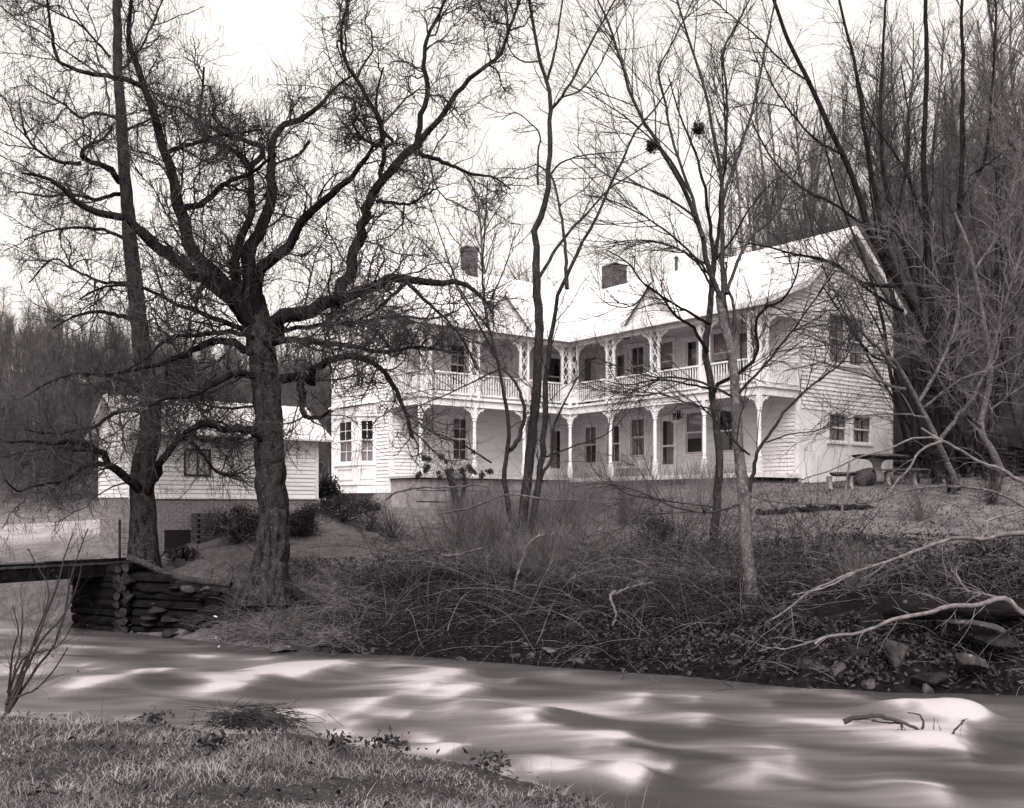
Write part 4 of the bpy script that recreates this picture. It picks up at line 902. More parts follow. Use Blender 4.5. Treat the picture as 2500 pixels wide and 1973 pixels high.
# ------------------------------------------------------------------ trees
def stack(limbs, K):
    return np.array([resample(l[0], K) for l in limbs]), np.array([np.interp(np.linspace(0, 1, K), np.linspace(0, 1, len(l[1])), l[1]) for l in limbs])
def trunk_mesh(Q, r, S=26, flare=.0, seed=1, rough=.05):
    """bark-ridged trunk with root flare at the first rings"""
    g = np.random.default_rng(seed); K = 110; Qs = resample(Q, K); rs = np.interp(np.linspace(0, 1, K), np.linspace(0, 1, len(r)), r)
    V, F = tube_VF(Qs, rs, S); V = V.reshape(K, S, 3); a = np.arange(S)*2*np.pi/S; h = np.linspace(0, 1, K)
    n1 = vnoise(np.tile(a*S/2/np.pi*.42, (K, 1))+.5*vnoise(np.tile(a*2, (K, 1)), np.tile(h[:, None]*14, (1, S)), seed+5), np.tile(h[:, None]*16, (1, S)), seed)
    n2 = vnoise(np.tile(a*1.6, (K, 1)), np.tile(h[:, None]*5, (1, S)), seed+1)
    n = .75*(.6-np.abs(n1))+.35*n2; b_ = np.clip((np.arange(S)-S*.85)/(S*.15), 0, 1); n = n*(1-b_)+n[:, :1]*b_
    fl = flare*np.exp(-h*16)[:, None]*(.55+.45*np.cos(a*4+seed)+.4*np.cos(a*2+seed*2))[None, :]
    c = Qs[:, None, :]
    V = c+(V-c)*(1+rough*n*2+fl)[..., None]
    return V.reshape(-1, 3), F
def tree(name, label, base, trunks, limbs, mats, gens, pods=0, cat='tree', group=None, seed=1, flare=.35, trunkS=44, rough=.05, limbS=8, keep_limb_parts=True):
    g = np.random.default_rng(seed); base = np.asarray(base, float)
    o = empty(name, base, label, cat, group)
    for i, (Q, r) in enumerate(trunks):
        V, F = trunk_mesh(Q, r, trunkS, flare if i == 0 else 0, seed+i, rough); link('trunk' if i == 0 else 'stem', quads('trunk', V-base, F), mats[0], o)
    for Q, r in limbs:
        Tubes().add(Q, r, limbS, .05).build('limb', mats[1], o, base)
    Pt, Rd = stack(limbs+[(q[len(q)//2:], r[len(q)//2:]) for q, r in trunks if len(limbs) < 3], 24)
    tw = Tubes(); lv = [(Pt, Rd)]
    for gi, s in enumerate(gens):
        src = lv[s.get('src', -1)] if not isinstance(s.get('src'), (list, tuple)) else None
        Pc, Rc = sprout(g, src[0], src[1], s['n'], s['L'], s['ang'], s['K'], s['r'], s.get('tip', .35), s['wob'], s.get('up', 0), s.get('tmin', .2), s.get('tmax', 1.))
        if 'zmin' in s:
            zz = ground_z(Pc[..., 0], Pc[..., 1])+s['zmin']; ok = (Pc[..., 2] > zz).all(1); Pc, Rc = Pc[ok], Rc[ok]
        tw.add(Pc, Rc, s.get('S', 3)); lv.append((Pc, Rc))
    tw.build('crown', mats[2], o, base)
    if pods:
        tp = np.concatenate([l[0][:, -1] for l in lv[-2:]]+[lv[-1][0][:, 2]]); i = g.choice(len(tp), pods//3); c = np.repeat(tp[i], 3, 0)+g.standard_normal((len(i)*3, 3))*.03
        L = g.uniform(.14, .30, len(c)); d = unit(g.standard_normal((len(c), 3))*.16+np.array([0, 0, -1.]))
        pp = walk(c, d, L, 2, .07, -.1, g); tag(Tubes().add(pp, np.full((len(c), 2), .0048)*np.array([1, .6]), 3).build('seed_pods', M['pod'], o, base), kind='stuff')
    return o, lv
def prof(f, Q, r): return Q, r*np.interp(np.linspace(0, 1, len(r)), np.linspace(0, 1, len(f)), f)
Z8 = (0, 0, 1.708, 1.15)                             # enlarged crop used for reading off the big limbs
YA = 22.2
A_tr = prof([1, .80, .74, .71, .69, .67, .67, .66, .56, .28], *limb([(652,1470),(655,1420),(662,1340),(668,1270),(663,1180),(660,1090),(656,1010),(648,930),(640,860),(632,800),(624,750),(618,700),(617,655)], YA, YA, 100, 100, K=40, gn=.03))
def LA(pts, *a, **k):
    x, y = pts[0]
    if k.get('zoom') and abs(x-1075) < 130 and 1280 < y < 1440: pts = [(1076, y+60), (1068, y+22)]+pts[(1 if abs(x-1076) < 30 else 0):]
    return limb(pts, *a, **k)
A = [LA([(1010,1310),(930,1210),(840,1150),(740,1090),(640,1010),(590,950),(500,910),(400,880),(320,840),(250,775),(180,735),(90,722)], YA, YA-2.6, 78, 9, zoom=Z8),
     LA([(1030,1330),(960,1210),(880,1130),(820,1050),(770,970),(770,880),(730,760),(700,650),(660,540),(640,460),(590,360),(560,250),(530,150),(540,60)], YA, YA-1.2, 70, 7, zoom=Z8),
     LA([(775,865),(860,840),(930,770),(1030,730),(1090,690),(1150,640)], YA-.5, YA-1.4, 26, 9, zoom=Z8),
     LA([(695,635),(800,600),(900,570),(1000,555),(1090,540)], YA-.7, YA-2.2, 18, 6, zoom=Z8),
     LA([(590,360),(500,325),(400,310),(300,285),(235,240),(215,130),(205,60)], YA-1.0, YA-2.4, 20, 6, zoom=Z8),
     LA([(1020,1330),(990,1200),(985,1090),(1010,980),(1050,880),(1050,780),(1050,700),(1010,650),(930,610),(880,590),(830,500),(840,400),(850,280)], YA, YA+1.2, 46, 7, zoom=Z8),
     LA([(1045,690),(1100,640),(1060,600),(940,560),(800,490),(750,450),(690,440),(640,400)], YA+.9, YA+2.2, 22, 6, zoom=Z8),
     LA([(1060,1340),(1042,1190),(1050,1050),(1075,930),(1120,880),(1140,800),(1122,740),(1125,650),(1130,590),(1170,540),(1270,490),(1330,450),(1390,370),(1480,310)], YA, YA+2.0, 70, 7, zoom=Z8),
     LA([(1090,1330),(1060,1160),(1120,1090),(1190,1030),(1240,950),(1300,880),(1380,800),(1470,740),(1530,650),(1560,610),(1500,570),(1470,510),(1500,470)], YA, YA-1.8, 58, 9, zoom=Z8),
     LA([(1560,612),(1600,570),(1560,460),(1520,390),(1440,250),(1420,150),(1440,60)], YA-1.6, YA-2.4, 20, 6, zoom=Z8),
     LA([(1130,1400),(1150,1340),(1250,1310),(1400,1260),(1500,1220),(1620,1160),(1690,1162),(1830,1180),(1920,1180),(2000,1230),(2060,1320)], YA, YA-2.5, 74, 9, zoom=Z8),
     LA([(1400,1262),(1430,1180),(1470,1080),(1510,930),(1560,800),(1620,720),(1700,640),(1750,600)], YA-1.1, YA+.8, 44, 28, zoom=Z8),
     LA([(1740,605),(1752,500),(1780,400),(1770,280),(1780,160),(1830,60)], YA+.8, YA+1.4, 24, 6, zoom=Z8),
     LA([(1745,600),(1830,500),(1900,400),(1990,300),(2080,240),(2110,160)], YA+.8, YA+2.4, 24, 6, zoom=Z8),
     LA([(1590,745),(1610,620),(1640,590),(1580,520),(1570,400),(1600,280)], YA+.3, YA-.8, 20, 6, zoom=Z8),
     LA([(1730,640),(1830,670),(1950,720),(2060,740),(2130,790)], YA+.7, YA+.2, 20, 5, zoom=Z8),
     LA([(1570,840),(1700,850),(1760,820),(1830,780)], YA+.2, YA+1.5, 14, 5, zoom=Z8),
     LA([(1000,1370),(900,1330),(800,1290),(720,1260),(620,1210),(520,1190),(420,1200),(330,1250)], YA, YA-2.4, 26, 6, zoom=Z8),
     LA([(1010,1395),(900,1390),(780,1400),(690,1420),(600,1500),(500,1560)], YA, YA-3.0, 24, 6, zoom=Z8),
     LA([(1130,1420),(1250,1415),(1330,1425),(1450,1440),(1600,1470),(1750,1445),(1880,1470)], YA, YA-2.8, 30, 7, zoom=Z8),
     LA([(1180,1380),(1350,1350),(1500,1345),(1650,1320),(1800,1330),(1900,1300)], YA, YA+2.6, 22, 6, zoom=Z8),
     LA([(1690,1180),(1650,1220),(1560,1300),(1480,1340)], YA-2.0, YA-3.4, 18, 6, zoom=Z8),
     LA([(1700,1180),(1780,1260),(1860,1330),(1930,1420),(1990,1540)], YA-2.1, YA-3.0, 16, 5, zoom=Z8),
     LA([(1290,590),(1250,640),(1150,690),(1120,760)], YA+1.5, YA+1.0, 12, 5, zoom=Z8),
     LA([(664,1092),(634,1064),(590,1046),(550,1050),(500,1036),(450,1058)], YA+.0, YA-1.6, 32, 8),
     LA([(690,925),(735,920),(760,940),(765,905),(810,880),(850,870),(900,880),(945,915),(985,990),(1000,1040),(1008,1070)], YA, YA-2.8, 24, 7),
     LA([(735,935),(738,980),(745,1015),(770,1020),(812,1005)], YA-.9, YA-1.6, 22, 6),
     LA([(650,930),(610,915),(570,910),(520,940),(460,965),(400,975),(350,1000)], YA, YA-3.0, 22, 6),
     limb([(658,1300),(668,1360),(690,1412),(728,1452),(800,1486)], YA-.02, YA-.3, 50, 20, gn=.05), limb([(660,1330),(648,1390),(632,1435),(606,1475),(575,1505)], YA, YA-.4, 44, 16, gn=.05),
     LA([(640,880),(590,850),(540,830),(480,850),(420,880),(340,900),(260,915)], YA, YA-2.2, 24, 6)]
GA = [dict(n=430, L=(.8, 2.4), ang=(.5, 1.25), K=9, r=(.013, .028), wob=.26, up=.02, S=5, tmin=.12, zmin=1.2),
      dict(n=6200, L=(.5, 1.35), ang=(.5, 1.25), K=7, r=(.0085, .0135), wob=.42, up=.06, S=3, tmin=.15, zmin=.9),
      dict(n=13500, L=(.22, .7), ang=(.5, 1.2), K=4, r=(.0052, .0082), wob=.5, up=.08, S=3, tip=.5, zmin=.6)]
treeA, lvA = tree('catalpa_tree', 'thick furrowed bare tree leaning over the creek bank, with wide crooked limbs and hanging pods', P(652, 1470, YA), [A_tr], A, (M['bark_dark'], M['limb_dark'], M['twig_dark']), GA, pods=6500, seed=3, flare=.45, rough=.055)
YC = 25.2
C_tr = prof([1, .84, .74, .64, .56, .48, .40, .34, .29, .24, .20], *limb([(352,1400),(350,1330),(348,1250),(345,1190),(352,1130),(362,1080),(368,1000),(360,930),(346,860),(336,760),(322,640),(312,520),(303,400),(296,290),(288,160),(285,40),(283,-80)], YC, YC+.6, 68, 68, K=60, gn=.03))
ZC = (0, 750, 2.009, 1.2)
Cl = [limb([(712,935),(680,895),(640,850),(590,820),(540,770),(500,710),(440,680),(350,655),(250,670),(150,660),(50,665)], YC, YC-2.4, 46, 9, zoom=ZC),
      limb([(500,715),(440,690),(380,705),(300,690),(200,700),(100,715),(20,735)], YC-.8, YC-.2, 20, 6, zoom=ZC),
      limb([(520,770),(460,775),(400,790),(340,840),(250,865),(160,880),(90,905),(30,850)], YC-.7, YC-3.2, 22, 7, zoom=ZC),
      limb([(706,950),(735,880),(790,770),(830,700),(870,660),(920,600),(1000,560),(1080,565),(1140,600)], YC, YC-1.6, 44, 9, zoom=ZC),
      limb([(880,650),(940,665),(990,720),(1030,770),(1080,820),(1180,830)], YC-.7, YC-2.2, 20, 6, zoom=ZC),
      limb([(930,620),(1010,660),(1100,640),(1200,680)], YC-.8, YC+1.2, 12, 5, zoom=ZC),
      limb([(720,520),(640,500),(560,520),(480,580),(380,600),(250,620),(120,600)], YC, YC-2.0, 22, 6, zoom=ZC),
      limb([(760,480),(850,460),(930,430),(1010,380),(1060,330)], YC, YC-1.5, 22, 7, zoom=ZC),
      limb([(690,400),(600,360),(480,330),(350,330),(220,380),(120,440)], YC, YC+1.6, 20, 6, zoom=ZC),
      limb([(1090,1690),(900,1700),(700,1640),(500,1630),(330,1600)], YC, YC+2.0, 10, 5, zoom=Z8),
      limb([(545,1330),(480,1310),(400,1300),(310,1320),(220,1370)], YC+.2, YC-1.8, 18, 6, zoom=Z8),
      limb([(540,1180),(460,1180),(380,1160),(300,1120),(220,1080),(120,1180)], YC+.3, YC+1.6, 13, 5, zoom=Z8),
      limb([(530,1000),(430,960),(330,950),(220,960),(100,1000)], YC+.3, YC-1.0, 15, 5, zoom=Z8),
      limb([(500,760),(470,710),(400,680),(340,650),(360,610),(430,580),(470,530)], YC+.4, YC-1.8, 26, 7, zoom=Z8),
      limb([(340,680),(260,680),(180,640),(110,570),(80,430)], YC-.6, YC-1.4, 16, 5, zoom=Z8),
      limb([(500,810),(400,830),(300,810),(200,820),(80,800)], YC+.4, YC+2.2, 17, 6, zoom=Z8),
      limb([(530,540),(600,510),(660,480),(700,470)], YC+.5, YC+2, 12, 5, zoom=Z8),
      limb([(480,490),(400,470),(330,490),(260,430),(170,380),(100,330)], YC+.5, YC-.6, 12, 5, zoom=Z8),
      limb([(470,330),(540,260),(600,180),(640,90)], YC+.6, YC+1.6, 10, 4, zoom=Z8), limb([(460,240),(400,170),(330,100),(250,60)], YC+.6, YC-.5, 10, 4, zoom=Z8)]
GC = [dict(n=300, L=(.7, 2.3), ang=(.5, 1.25), K=9, r=(.013, .026), wob=.26, up=.01, S=5, tmin=.1, zmin=.9),
      dict(n=3400, L=(.5, 1.3), ang=(.5, 1.25), K=7, r=(.0066, .0105), wob=.36, up=.03, S=3, tmin=.15, zmin=.8),
      dict(n=8500, L=(.22, .72), ang=(.5, 1.2), K=4, r=(.0038, .0062), wob=.36, up=.0, S=3, tip=.5, zmin=.6)]
tree('catalpa_tree', 'tall forked bare tree beside the log abutment, in front of the outbuilding', P(352, 1400, YC), [C_tr], Cl, (M['bark_dark'], M['limb_dark'], M['twig_dark']), GC, pods=3500, seed=8, flare=.5)
WSC = .56
# middle tree in front of the porch corner
YD = 25.5; Z9 = (1150, 0, 1.603, 1.5)
D_tr = limb([(1272,1330),(1278,1250),(1290,1150),(1298,1080),(1306,1000),(1312,900),(1316,800),(1312,720),(1308,640)], YD, YD, 44, 34, K=36, gn=.08)
Dl = [limb([(255,1030),(250,900),(262,865),(300,750),(310,550),(310,430),(300,330),(270,240),(245,110),(235,40)], YD, YD+.6, 33, 9, zoom=Z9),
      limb([(1300,1310),(1312,1190),(1322,1100),(1330,1020),(1334,930),(1340,850),(1352,790),(1365,715),(1398,640),(1424,590),(1450,543),(1486,460),(1524,380),(1556,312),(1600,265),(1640,200)], YD, YD-1.6, 32, 6, K=34),
      limb([(1384,705),(1378,590),(1365,500),(1345,430),(1306,400)], YD-.9, YD-.2, 18, 7),
      limb([(270,1080),(350,950),(440,850),(540,740),(620,690),(700,640)], YD, YD+1.4, 17, 5, zoom=Z9),
      limb([(312,430),(360,370),(420,270),(480,150),(535,50)], YD+.3, YD-.6, 15, 5, zoom=Z9),
      limb([(300,310),(330,200),(350,50)], YD+.4, YD+.8, 13, 5, zoom=Z9),
      limb([(305,690),(350,640),(430,610),(520,600),(610,590)], YD+.2, YD-1.4, 10, 4, zoom=Z9),
      limb([(262,720),(262,600),(270,530),(230,480),(170,440),(120,470)], YD+.2, YD+1.6, 12, 4, zoom=Z9),
      limb([(275,240),(200,240),(150,190),(140,100)], YD+.5, YD-.4, 8, 3, zoom=Z9), limb([(340,390),(430,350),(500,260),(540,180)], YD+.2, YD+1.2, 9, 3, zoom=Z9),
      limb([(1262,1330),(1245,1250),(1235,1180),(1240,1090),(1240,1020),(1215,890),(1190,780),(1180,720),(1178,640),(1185,540),(1190,440)], YD-.2, YD-1.2, 26, 4, K=34),
      limb([(1240,1100),(1262,1080),(1280,1010),(1262,940),(1226,900)], YD-.3, YD+.3, 22, 10),
      limb([(1205,860),(1150,760),(1090,660),(1040,600),(1000,540)], YD-.5, YD-2.0, 12, 3), limb([(1190,800),(1120,700),(1070,560),(1040,480)], YD-.6, YD+.8, 10, 3), limb([(1185,760),(1230,660),(1260,560)], YD-.6, YD-1.2, 9, 3),
      limb([(1296,1300),(1318,1180),(1345,1120),(1350,1050),(1370,1000),(1400,940),(1440,880)], YD, YD-.8, 22, 4), limb([(1322,1120),(1400,1090),(1480,1060),(1540,1000)], YD, YD-2, 9, 3),
      limb([(1220,900),(1140,940),(1050,980),(960,1010)], YD-.6, YD-2.2, 9, 3), limb([(1200,1130),(1120,1080),(1020,1040),(930,990)], YD-.6, YD-2.2, 9, 3)]
GD = [dict(n=150, L=(.7, 2.2), ang=(.4, 1.1), K=9, r=(.008, .016), wob=.12, up=.03, S=4, tmin=.2, zmin=.3), dict(n=1300, L=(.35, 1.1), ang=(.4, 1.1), K=6, r=(.0045, .008), wob=.16, up=.04, zmin=.2), dict(n=2600, L=(.15, .5), ang=(.4, 1.0), K=4, r=(.003, .005), wob=.18, up=.04, zmin=.2)]
tree('walnut_tree', 'slender bare tree with several stems in front of the porch corner', P(1278, 1335, YD), [D_tr], Dl, (M['bark_mid'], M['bark_mid'], M['twig_mid']), GD, seed=15, flare=.3, trunkS=18)
ZQ = (1600, 700, 4.269); YE_ = 22.3
E_tr = limb([(1742,1355),(1745,1290),(1752,1200),(1756,1120),(1750,1050),(1738,960),(1730,905),(1722,860),(1728,800),(1735,740),(1738,690),(1742,640)], YE_, YE_+.2, 40, 24, K=44, gn=.08)
El = [limb([(1740,965),(1765,930),(1806,912),(1838,880),(1851,850),(1845,800),(1852,770),(1880,745),(1908,735),(1935,695),(1947,660),(1955,620)], YE_, YE_-1.8, 20, 6, K=30),
      limb([(1735,950),(1690,940),(1640,930),(1590,930),(1530,940),(1480,930)], YE_, YE_-2.2, 11, 4), limb([(1728,860),(1690,800),(1650,770),(1610,720),(1570,690),(1530,640),(1480,610)], YE_, YE_-1.0, 17, 5),
      limb([(560,390),(420,310),(300,240),(150,150),(0,60),(-120,-30)], YE_-.1, YE_-2.2, 15, 5, zoom=ZQ), limb([(1742,645),(1735,560),(1722,470),(1700,380),(1660,280),(1630,180)], YE_+.2, YE_+1.4, 20, 5),
      limb([(1742,650),(1755,560),(1760,470),(1772,380),(1768,260),(1760,120)], YE_+.2, YE_-.8, 18, 5), limb([(1738,700),(1700,640),(1640,600),(1560,590),(1500,600)], YE_+.1, YE_+1.6, 12, 4), limb([(1742,640),(1790,580),(1830,510),(1880,450),(1930,420)], YE_+.2, YE_+2.0, 13, 4),
      limb([(1590,690),(1560,735),(1530,750),(1480,740),(1440,700)], YE_-.8, YE_-1.4, 8, 3)]
GE = [dict(n=110, L=(.6, 2.0), ang=(.35, 1.0), K=8, r=(.008, .016), wob=.1, up=.02, S=4, zmin=.3), dict(n=1000, L=(.35, 1.1), ang=(.4, 1.0), K=6, r=(.0045, .008), wob=.15, up=.03), dict(n=2400, L=(.15, .5), ang=(.4, 1.0), K=4, r=(.003, .005), wob=.16, up=.02)]
tree('cherry_tree', 'dark slim bare tree with a strongly bowed branch, standing on the lawn before the porch', P(1742, 1355, YE_), [E_tr], El, (M['bark_mid'], M['limb_dark'], M['twig_mid']), GE, seed=21, flare=.3, trunkS=16)
YF = 19.2
F_tr = limb([(1838,1512),(1832,1440),(1826,1380),(1820,1320),(1816,1230),(1810,1150),(1802,1080),(1798,1000),(1793,930),(1786,860),(1770,800),(1762,760),(1756,720)], YF, YF, 62, 34, K=50, gn=.05)
Fl = [limb([(990,1200),(930,1050),(880,850),(800,680),(720,540),(650,430),(590,250),(540,100),(510,30)], YF, YF-1.0, 30, 6, zoom=Z9),
      limb([(1010,1330),(985,1100),(985,950),(980,700),(960,600),(930,430),(900,300),(850,150),(820,50)], YF, YF+.8, 28, 6, zoom=Z9),
      limb([(975,680),(1000,540),(1000,350),(990,200),(1060,60)], YF+.4, YF-.6, 16, 5, zoom=Z9), limb([(985,780),(1060,560),(1110,400),(1150,200),(1180,60)], YF+.3, YF+1.6, 16, 5, zoom=Z9),
      limb([(1000,1150),(1020,1080),(1080,950),(1180,850),(1260,700),(1320,560)], YF, YF+2.0, 19, 5, zoom=Z9), limb([(905,930),(860,760),(790,560),(760,400),(730,280),(780,180)], YF-.3, YF+1.0, 18, 5, zoom=Z9),
      limb([(880,850),(760,770),(640,720),(520,680),(400,560)], YF-.4, YF-1.8, 13, 4, zoom=Z9), limb([(940,1080),(840,970),(700,860),(560,790),(430,760)], YF-.1, YF-2.4, 13, 4, zoom=Z9),
      limb([(930,1040),(780,960),(640,940),(520,960)], YF-.1, YF+1.4, 11, 4, zoom=Z9), limb([(860,760),(760,600),(620,470),(500,390),(380,330)], YF-.4, YF-1.4, 11, 4, zoom=Z9),
      limb([(1786,860),(1792,780),(1790,740),(1775,700),(1772,640)], YF, YF+.3, 20, 9), limb([(1830,1200),(1850,1105),(1880,1060),(1915,1005),(1960,960),(2010,920),(2060,880),(2100,800)], YF, YF-1.4, 19, 5, K=30),
      limb([(1800,965),(1820,940),(1860,900),(1900,850),(1940,800),(1990,730),(2040,660)], YF, YF-1.8, 14, 5), limb([(1795,970),(1740,945),(1680,925),(1600,920),(1520,900),(1450,870)], YF, YF-1.4, 14, 4),
      limb([(1830,1110),(1800,1085),(1760,1040),(1720,1000),(1690,960)], YF, YF-1.2, 10, 4), limb([(1800,1010),(1700,990),(1600,960),(1480,955),(1400,930)], YF, YF+1.6, 8, 3),
      limb([(1815,1230),(1740,1250),(1650,1240),(1560,1200),(1470,1180),(1400,1190)], YF, YF-1.8, 10, 4), limb([(1870,1080),(1930,1060),(2000,1050),(2060,1010)], YF-.4, YF-1.6, 8, 3)]
GF = [dict(n=210, L=(.7, 2.3), ang=(.3, .9), K=9, r=(.008, .015), wob=.08, up=.04, S=4, zmin=.3), dict(n=1900, L=(.4, 1.2), ang=(.35, .9), K=6, r=(.0042, .0075), wob=.12, up=.03, zmin=.2), dict(n=4200, L=(.15, .5), ang=(.4, 1.0), K=4, r=(.003, .0048), wob=.15, up=.03)]
treeF, lvF = tree('sycamore_tree', 'pale mottled bare tree rising from the creek bank with a fan of straight branches', P(1838, 1512, YF), [F_tr], Fl, (M['bark_pale'], M['bark_mid'], M['twig_mid']), GF, seed=27, flare=.25, trunkS=18, rough=.03)
WSC = .66
# leaning thicket right of the house
YG = 28.5
def Gt(label, base, limbs_, seed, n=(140, 1200, 2600), mats=('limb_dark', 'limb_dark', 'twig_mid'), wob=.14, name='leaning_tree'):
    g = [dict(n=n[0], L=(.8, 2.8), ang=(.35, 1.1), K=9, r=(.010, .020), wob=wob, up=.03, S=4, tmin=.1, zmin=.3), dict(n=n[1], L=(.5, 1.5), ang=(.4, 1.1), K=6, r=(.0055, .010), wob=wob*1.2, up=.03, zmin=.2), dict(n=n[2], L=(.2, .7), ang=(.4, 1.1), K=4, r=(.004, .0065), wob=wob*1.3, up=.02, zmin=.2)]
    return tree(name, label, base, [limbs_[0]], limbs_[1:], [M[m] for m in mats], g, seed=seed, flare=.2, trunkS=14, rough=.03)
Gt('leaning bare tree whose trunk sweeps left over the gable end', P(2330, 1195, YG),
   [limb([(2330,1200),(2300,1000),(2255,800),(2200,700),(2130,580),(2080,430),(2020,300),(1975,200),(1925,100),(1900,30)], YG, YG-1.0, 40, 10, K=44, gn=.08),
    limb([(2250,790),(2180,650),(2140,480),(2110,320),(2085,150),(2055,30)], YG-.2, YG+1.0, 24, 7), limb([(2200,700),(2110,690),(2030,640),(1940,620),(1860,600),(1800,590)], YG-.3, YG-2.2, 16, 5), limb([(2205,760),(2130,715),(2050,655),(1960,625),(1890,630)], YG-.2, YG-1.6, 13, 4),
    limb([(2120,560),(2040,500),(1960,460),(1880,380),(1820,260)], YG-.7, YG+1.4, 12, 4), limb([(2060,380),(1980,330),(1900,230),(1850,120)], YG-.8, YG-2.2, 11, 4), limb([(2160,620),(2200,480),(2220,320),(2200,160)], YG-.6, YG+.8, 14, 5),
    limb([(1980,200),(1930,170),(1860,100),(1800,50)], YG-1, YG-.2, 8, 3), limb([(2290,960),(2200,900),(2120,860),(2050,760),(2010,700)], YG-.1, YG-2.6, 15, 5)], 41)
Gt('bare multi-stemmed tree standing upright beside the right corner of the house', P(2285, 1195, YG+2),
   [limb([(2285,1195),(2290,1000),(2275,780),(2262,560),(2255,380),(2262,190),(2260,30)], YG+2, YG+2.4, 34, 12, K=44, gn=.08), limb([(2280,800),(2330,600),(2348,440),(2350,250),(2348,30)], YG+2.1, YG+1.4, 26, 9),
    limb([(2275,760),(2210,620),(2160,440),(2150,260),(2160,60)], YG+2.1, YG+3.4, 22, 7), limb([(2340,500),(2400,400),(2420,250),(2430,60)], YG+1.8, YG+2.6, 14, 5), limb([(2262,560),(2200,400),(2120,280),(2080,120)], YG+2.2, YG+.8, 13, 5), limb([(2350,440),(2440,380),(2520,300)], YG+1.8, YG+.8, 11, 4),
    limb([(2290,960),(2380,800),(2440,640),(2500,520)], YG+2, YG+1, 18, 5)], 42)
Gt('low bushy tree with grey branches crossing the gable windows', P(2330, 1140, YG-1.2),
   [limb([(2335,1180),(2290,1080),(2240,980),(2190,890),(2165,870)], YG-1.2, YG-2, 24, 14, K=30, gn=.08), limb([(2185,900),(2145,850),(2110,815),(2080,770),(2057,730),(2020,690)], YG-2, YG-3, 15, 5), limb([(2210,950),(2168,940),(2110,915),(2050,900),(2010,885),(1960,895),(1915,905)], YG-1.8, YG-3.4, 13, 4),
    limb([(2180,880),(2140,865),(2080,860),(2020,840),(1965,818),(1935,808),(1880,800)], YG-2, YG-3, 11, 4), limb([(2240,985),(2300,880),(2340,760),(2330,650)], YG-1.7, YG-.6, 16, 5), limb([(2290,1080),(2380,960),(2430,840),(2450,700)], YG-1.4, YG-.6, 18, 5), limb([(2260,1020),(2180,1010),(2080,1020),(1990,1060)], YG-1.6, YG-3.2, 9, 3), limb([(2250,1000),(2340,930),(2420,900),(2500,860)], YG-1.5, YG-2.5, 12, 4)], 43, n=(60, 520, 1300), mats=('bark_pale', 'bark_pale', 'bramble'), wob=.22)
Gt('pale slanting tree at the far right edge above the stacked stone wall', P(2440, 1150, YG-.5),
   [limb([(2450,1160),(2420,1100),(2395,1040),(2420,900),(2400,780),(2370,620),(2330,520)], YG-.5, YG-.2, 28, 12, K=34, gn=.08), limb([(2415,880),(2460,720),(2500,600),(2560,460)], YG-.4, YG-1.5, 15, 5), limb([(2395,1040),(2330,980),(2290,920),(2250,860)], YG-.5, YG-2.0, 14, 5), limb([(2400,780),(2300,700),(2220,600),(2160,540)], YG-.3, YG-1.8, 12, 4), limb([(2380,660),(2440,560),(2480,420),(2500,250)], YG-.3, YG+.8, 12, 4), limb([(2420,1000),(2500,940),(2560,900)], YG-.5, YG-1.2, 10, 4)], 44, n=(110, 1000, 2400), mats=('bark_pale', 'bark_pale', 'bramble'), wob=.2)
for i, (px, Y, lab) in enumerate(((2310, 38, 'dark fan of thin bare stems just behind the right corner of the house'), (2300, 33, 'dark fan of thin bare stems right of the house corner, leaning left'), (2385, 31, 'dark many-stemmed bare tree above the stacked wall'), (2470, 35, 'dark many-stemmed bare tree at the right frame edge'), (2420, 41, 'tall thin-stemmed bare tree far up the slope at the right'))):
    gg = np.random.default_rng(300+i); x = (px-CX)/FPX*Y; b0 = np.array([x, Y, float(ground_z(x, Y))-.1]); LL = []
    for s_ in range(6):
        d0 = unit(np.array([[-.24+gg.normal()*.26, gg.normal()*.15, 1.]])); q = walk(b0[None]+gg.normal(size=(1, 3))*[.8, .7, 0], d0, np.array([gg.uniform(10, 15)]), 22, .05, .03, gg)[0]; LL.append((q, gg.uniform(.04, .08)*np.linspace(1, .12, 22)))
    Gt(lab, b0, LL, 310+i, n=(90, 800, 1500))
WSC = 1.0
# trees behind the house and on the right-hand hillside: a few grown once, each copy its own tree
def proto(seed, H, spread, r0, n=(34, 260, 900), stems=1):
    g = np.random.default_rng(seed); L = []
    for s in range(stems):
        d = unit(np.array([[g.normal()*.12*stems, g.normal()*.12*stems, 1.]])); q = walk(np.zeros((1, 3))-[[0, 0, .3]], d, np.array([H*g.uniform(.85, 1)]), 20, .035, .03, g); L.append((q[0], r0*np.linspace(1, .18, 20)))
    t = Tubes(); Pt, Rd = stack(L, 20); t.add(Pt, Rd, 7)
    a = sprout(g, Pt, Rd, n[0]*stems, (H*.16*spread, H*.36*spread), (.35, .8), 9, (.02, .06), .25, .12, .06, .28, .98); t.add(*a, 4)
    b = sprout(g, *a, n[1]*stems, (.8, 2.2), (.35, .9), 6, (.010, .018), .3, .14, .05); t.add(*b, 3)
    c = sprout(g, *b, n[2]*stems, (.4, 1.1), (.35, .9), 4, (.007, .011), .4, .14, .05); t.add(*c, 3)
    return quads('crown', np.concatenate(t.V), np.concatenate(t.F))
PR = [proto(51, 15, 1, .17), proto(52, 18, .8, .2), proto(53, 13, 1.1, .14, stems=2), proto(54, 20, .7, .2), proto(55, 11, 1.0, .10, stems=3)]
for p in PR: p.materials.append(M['far_tree'])
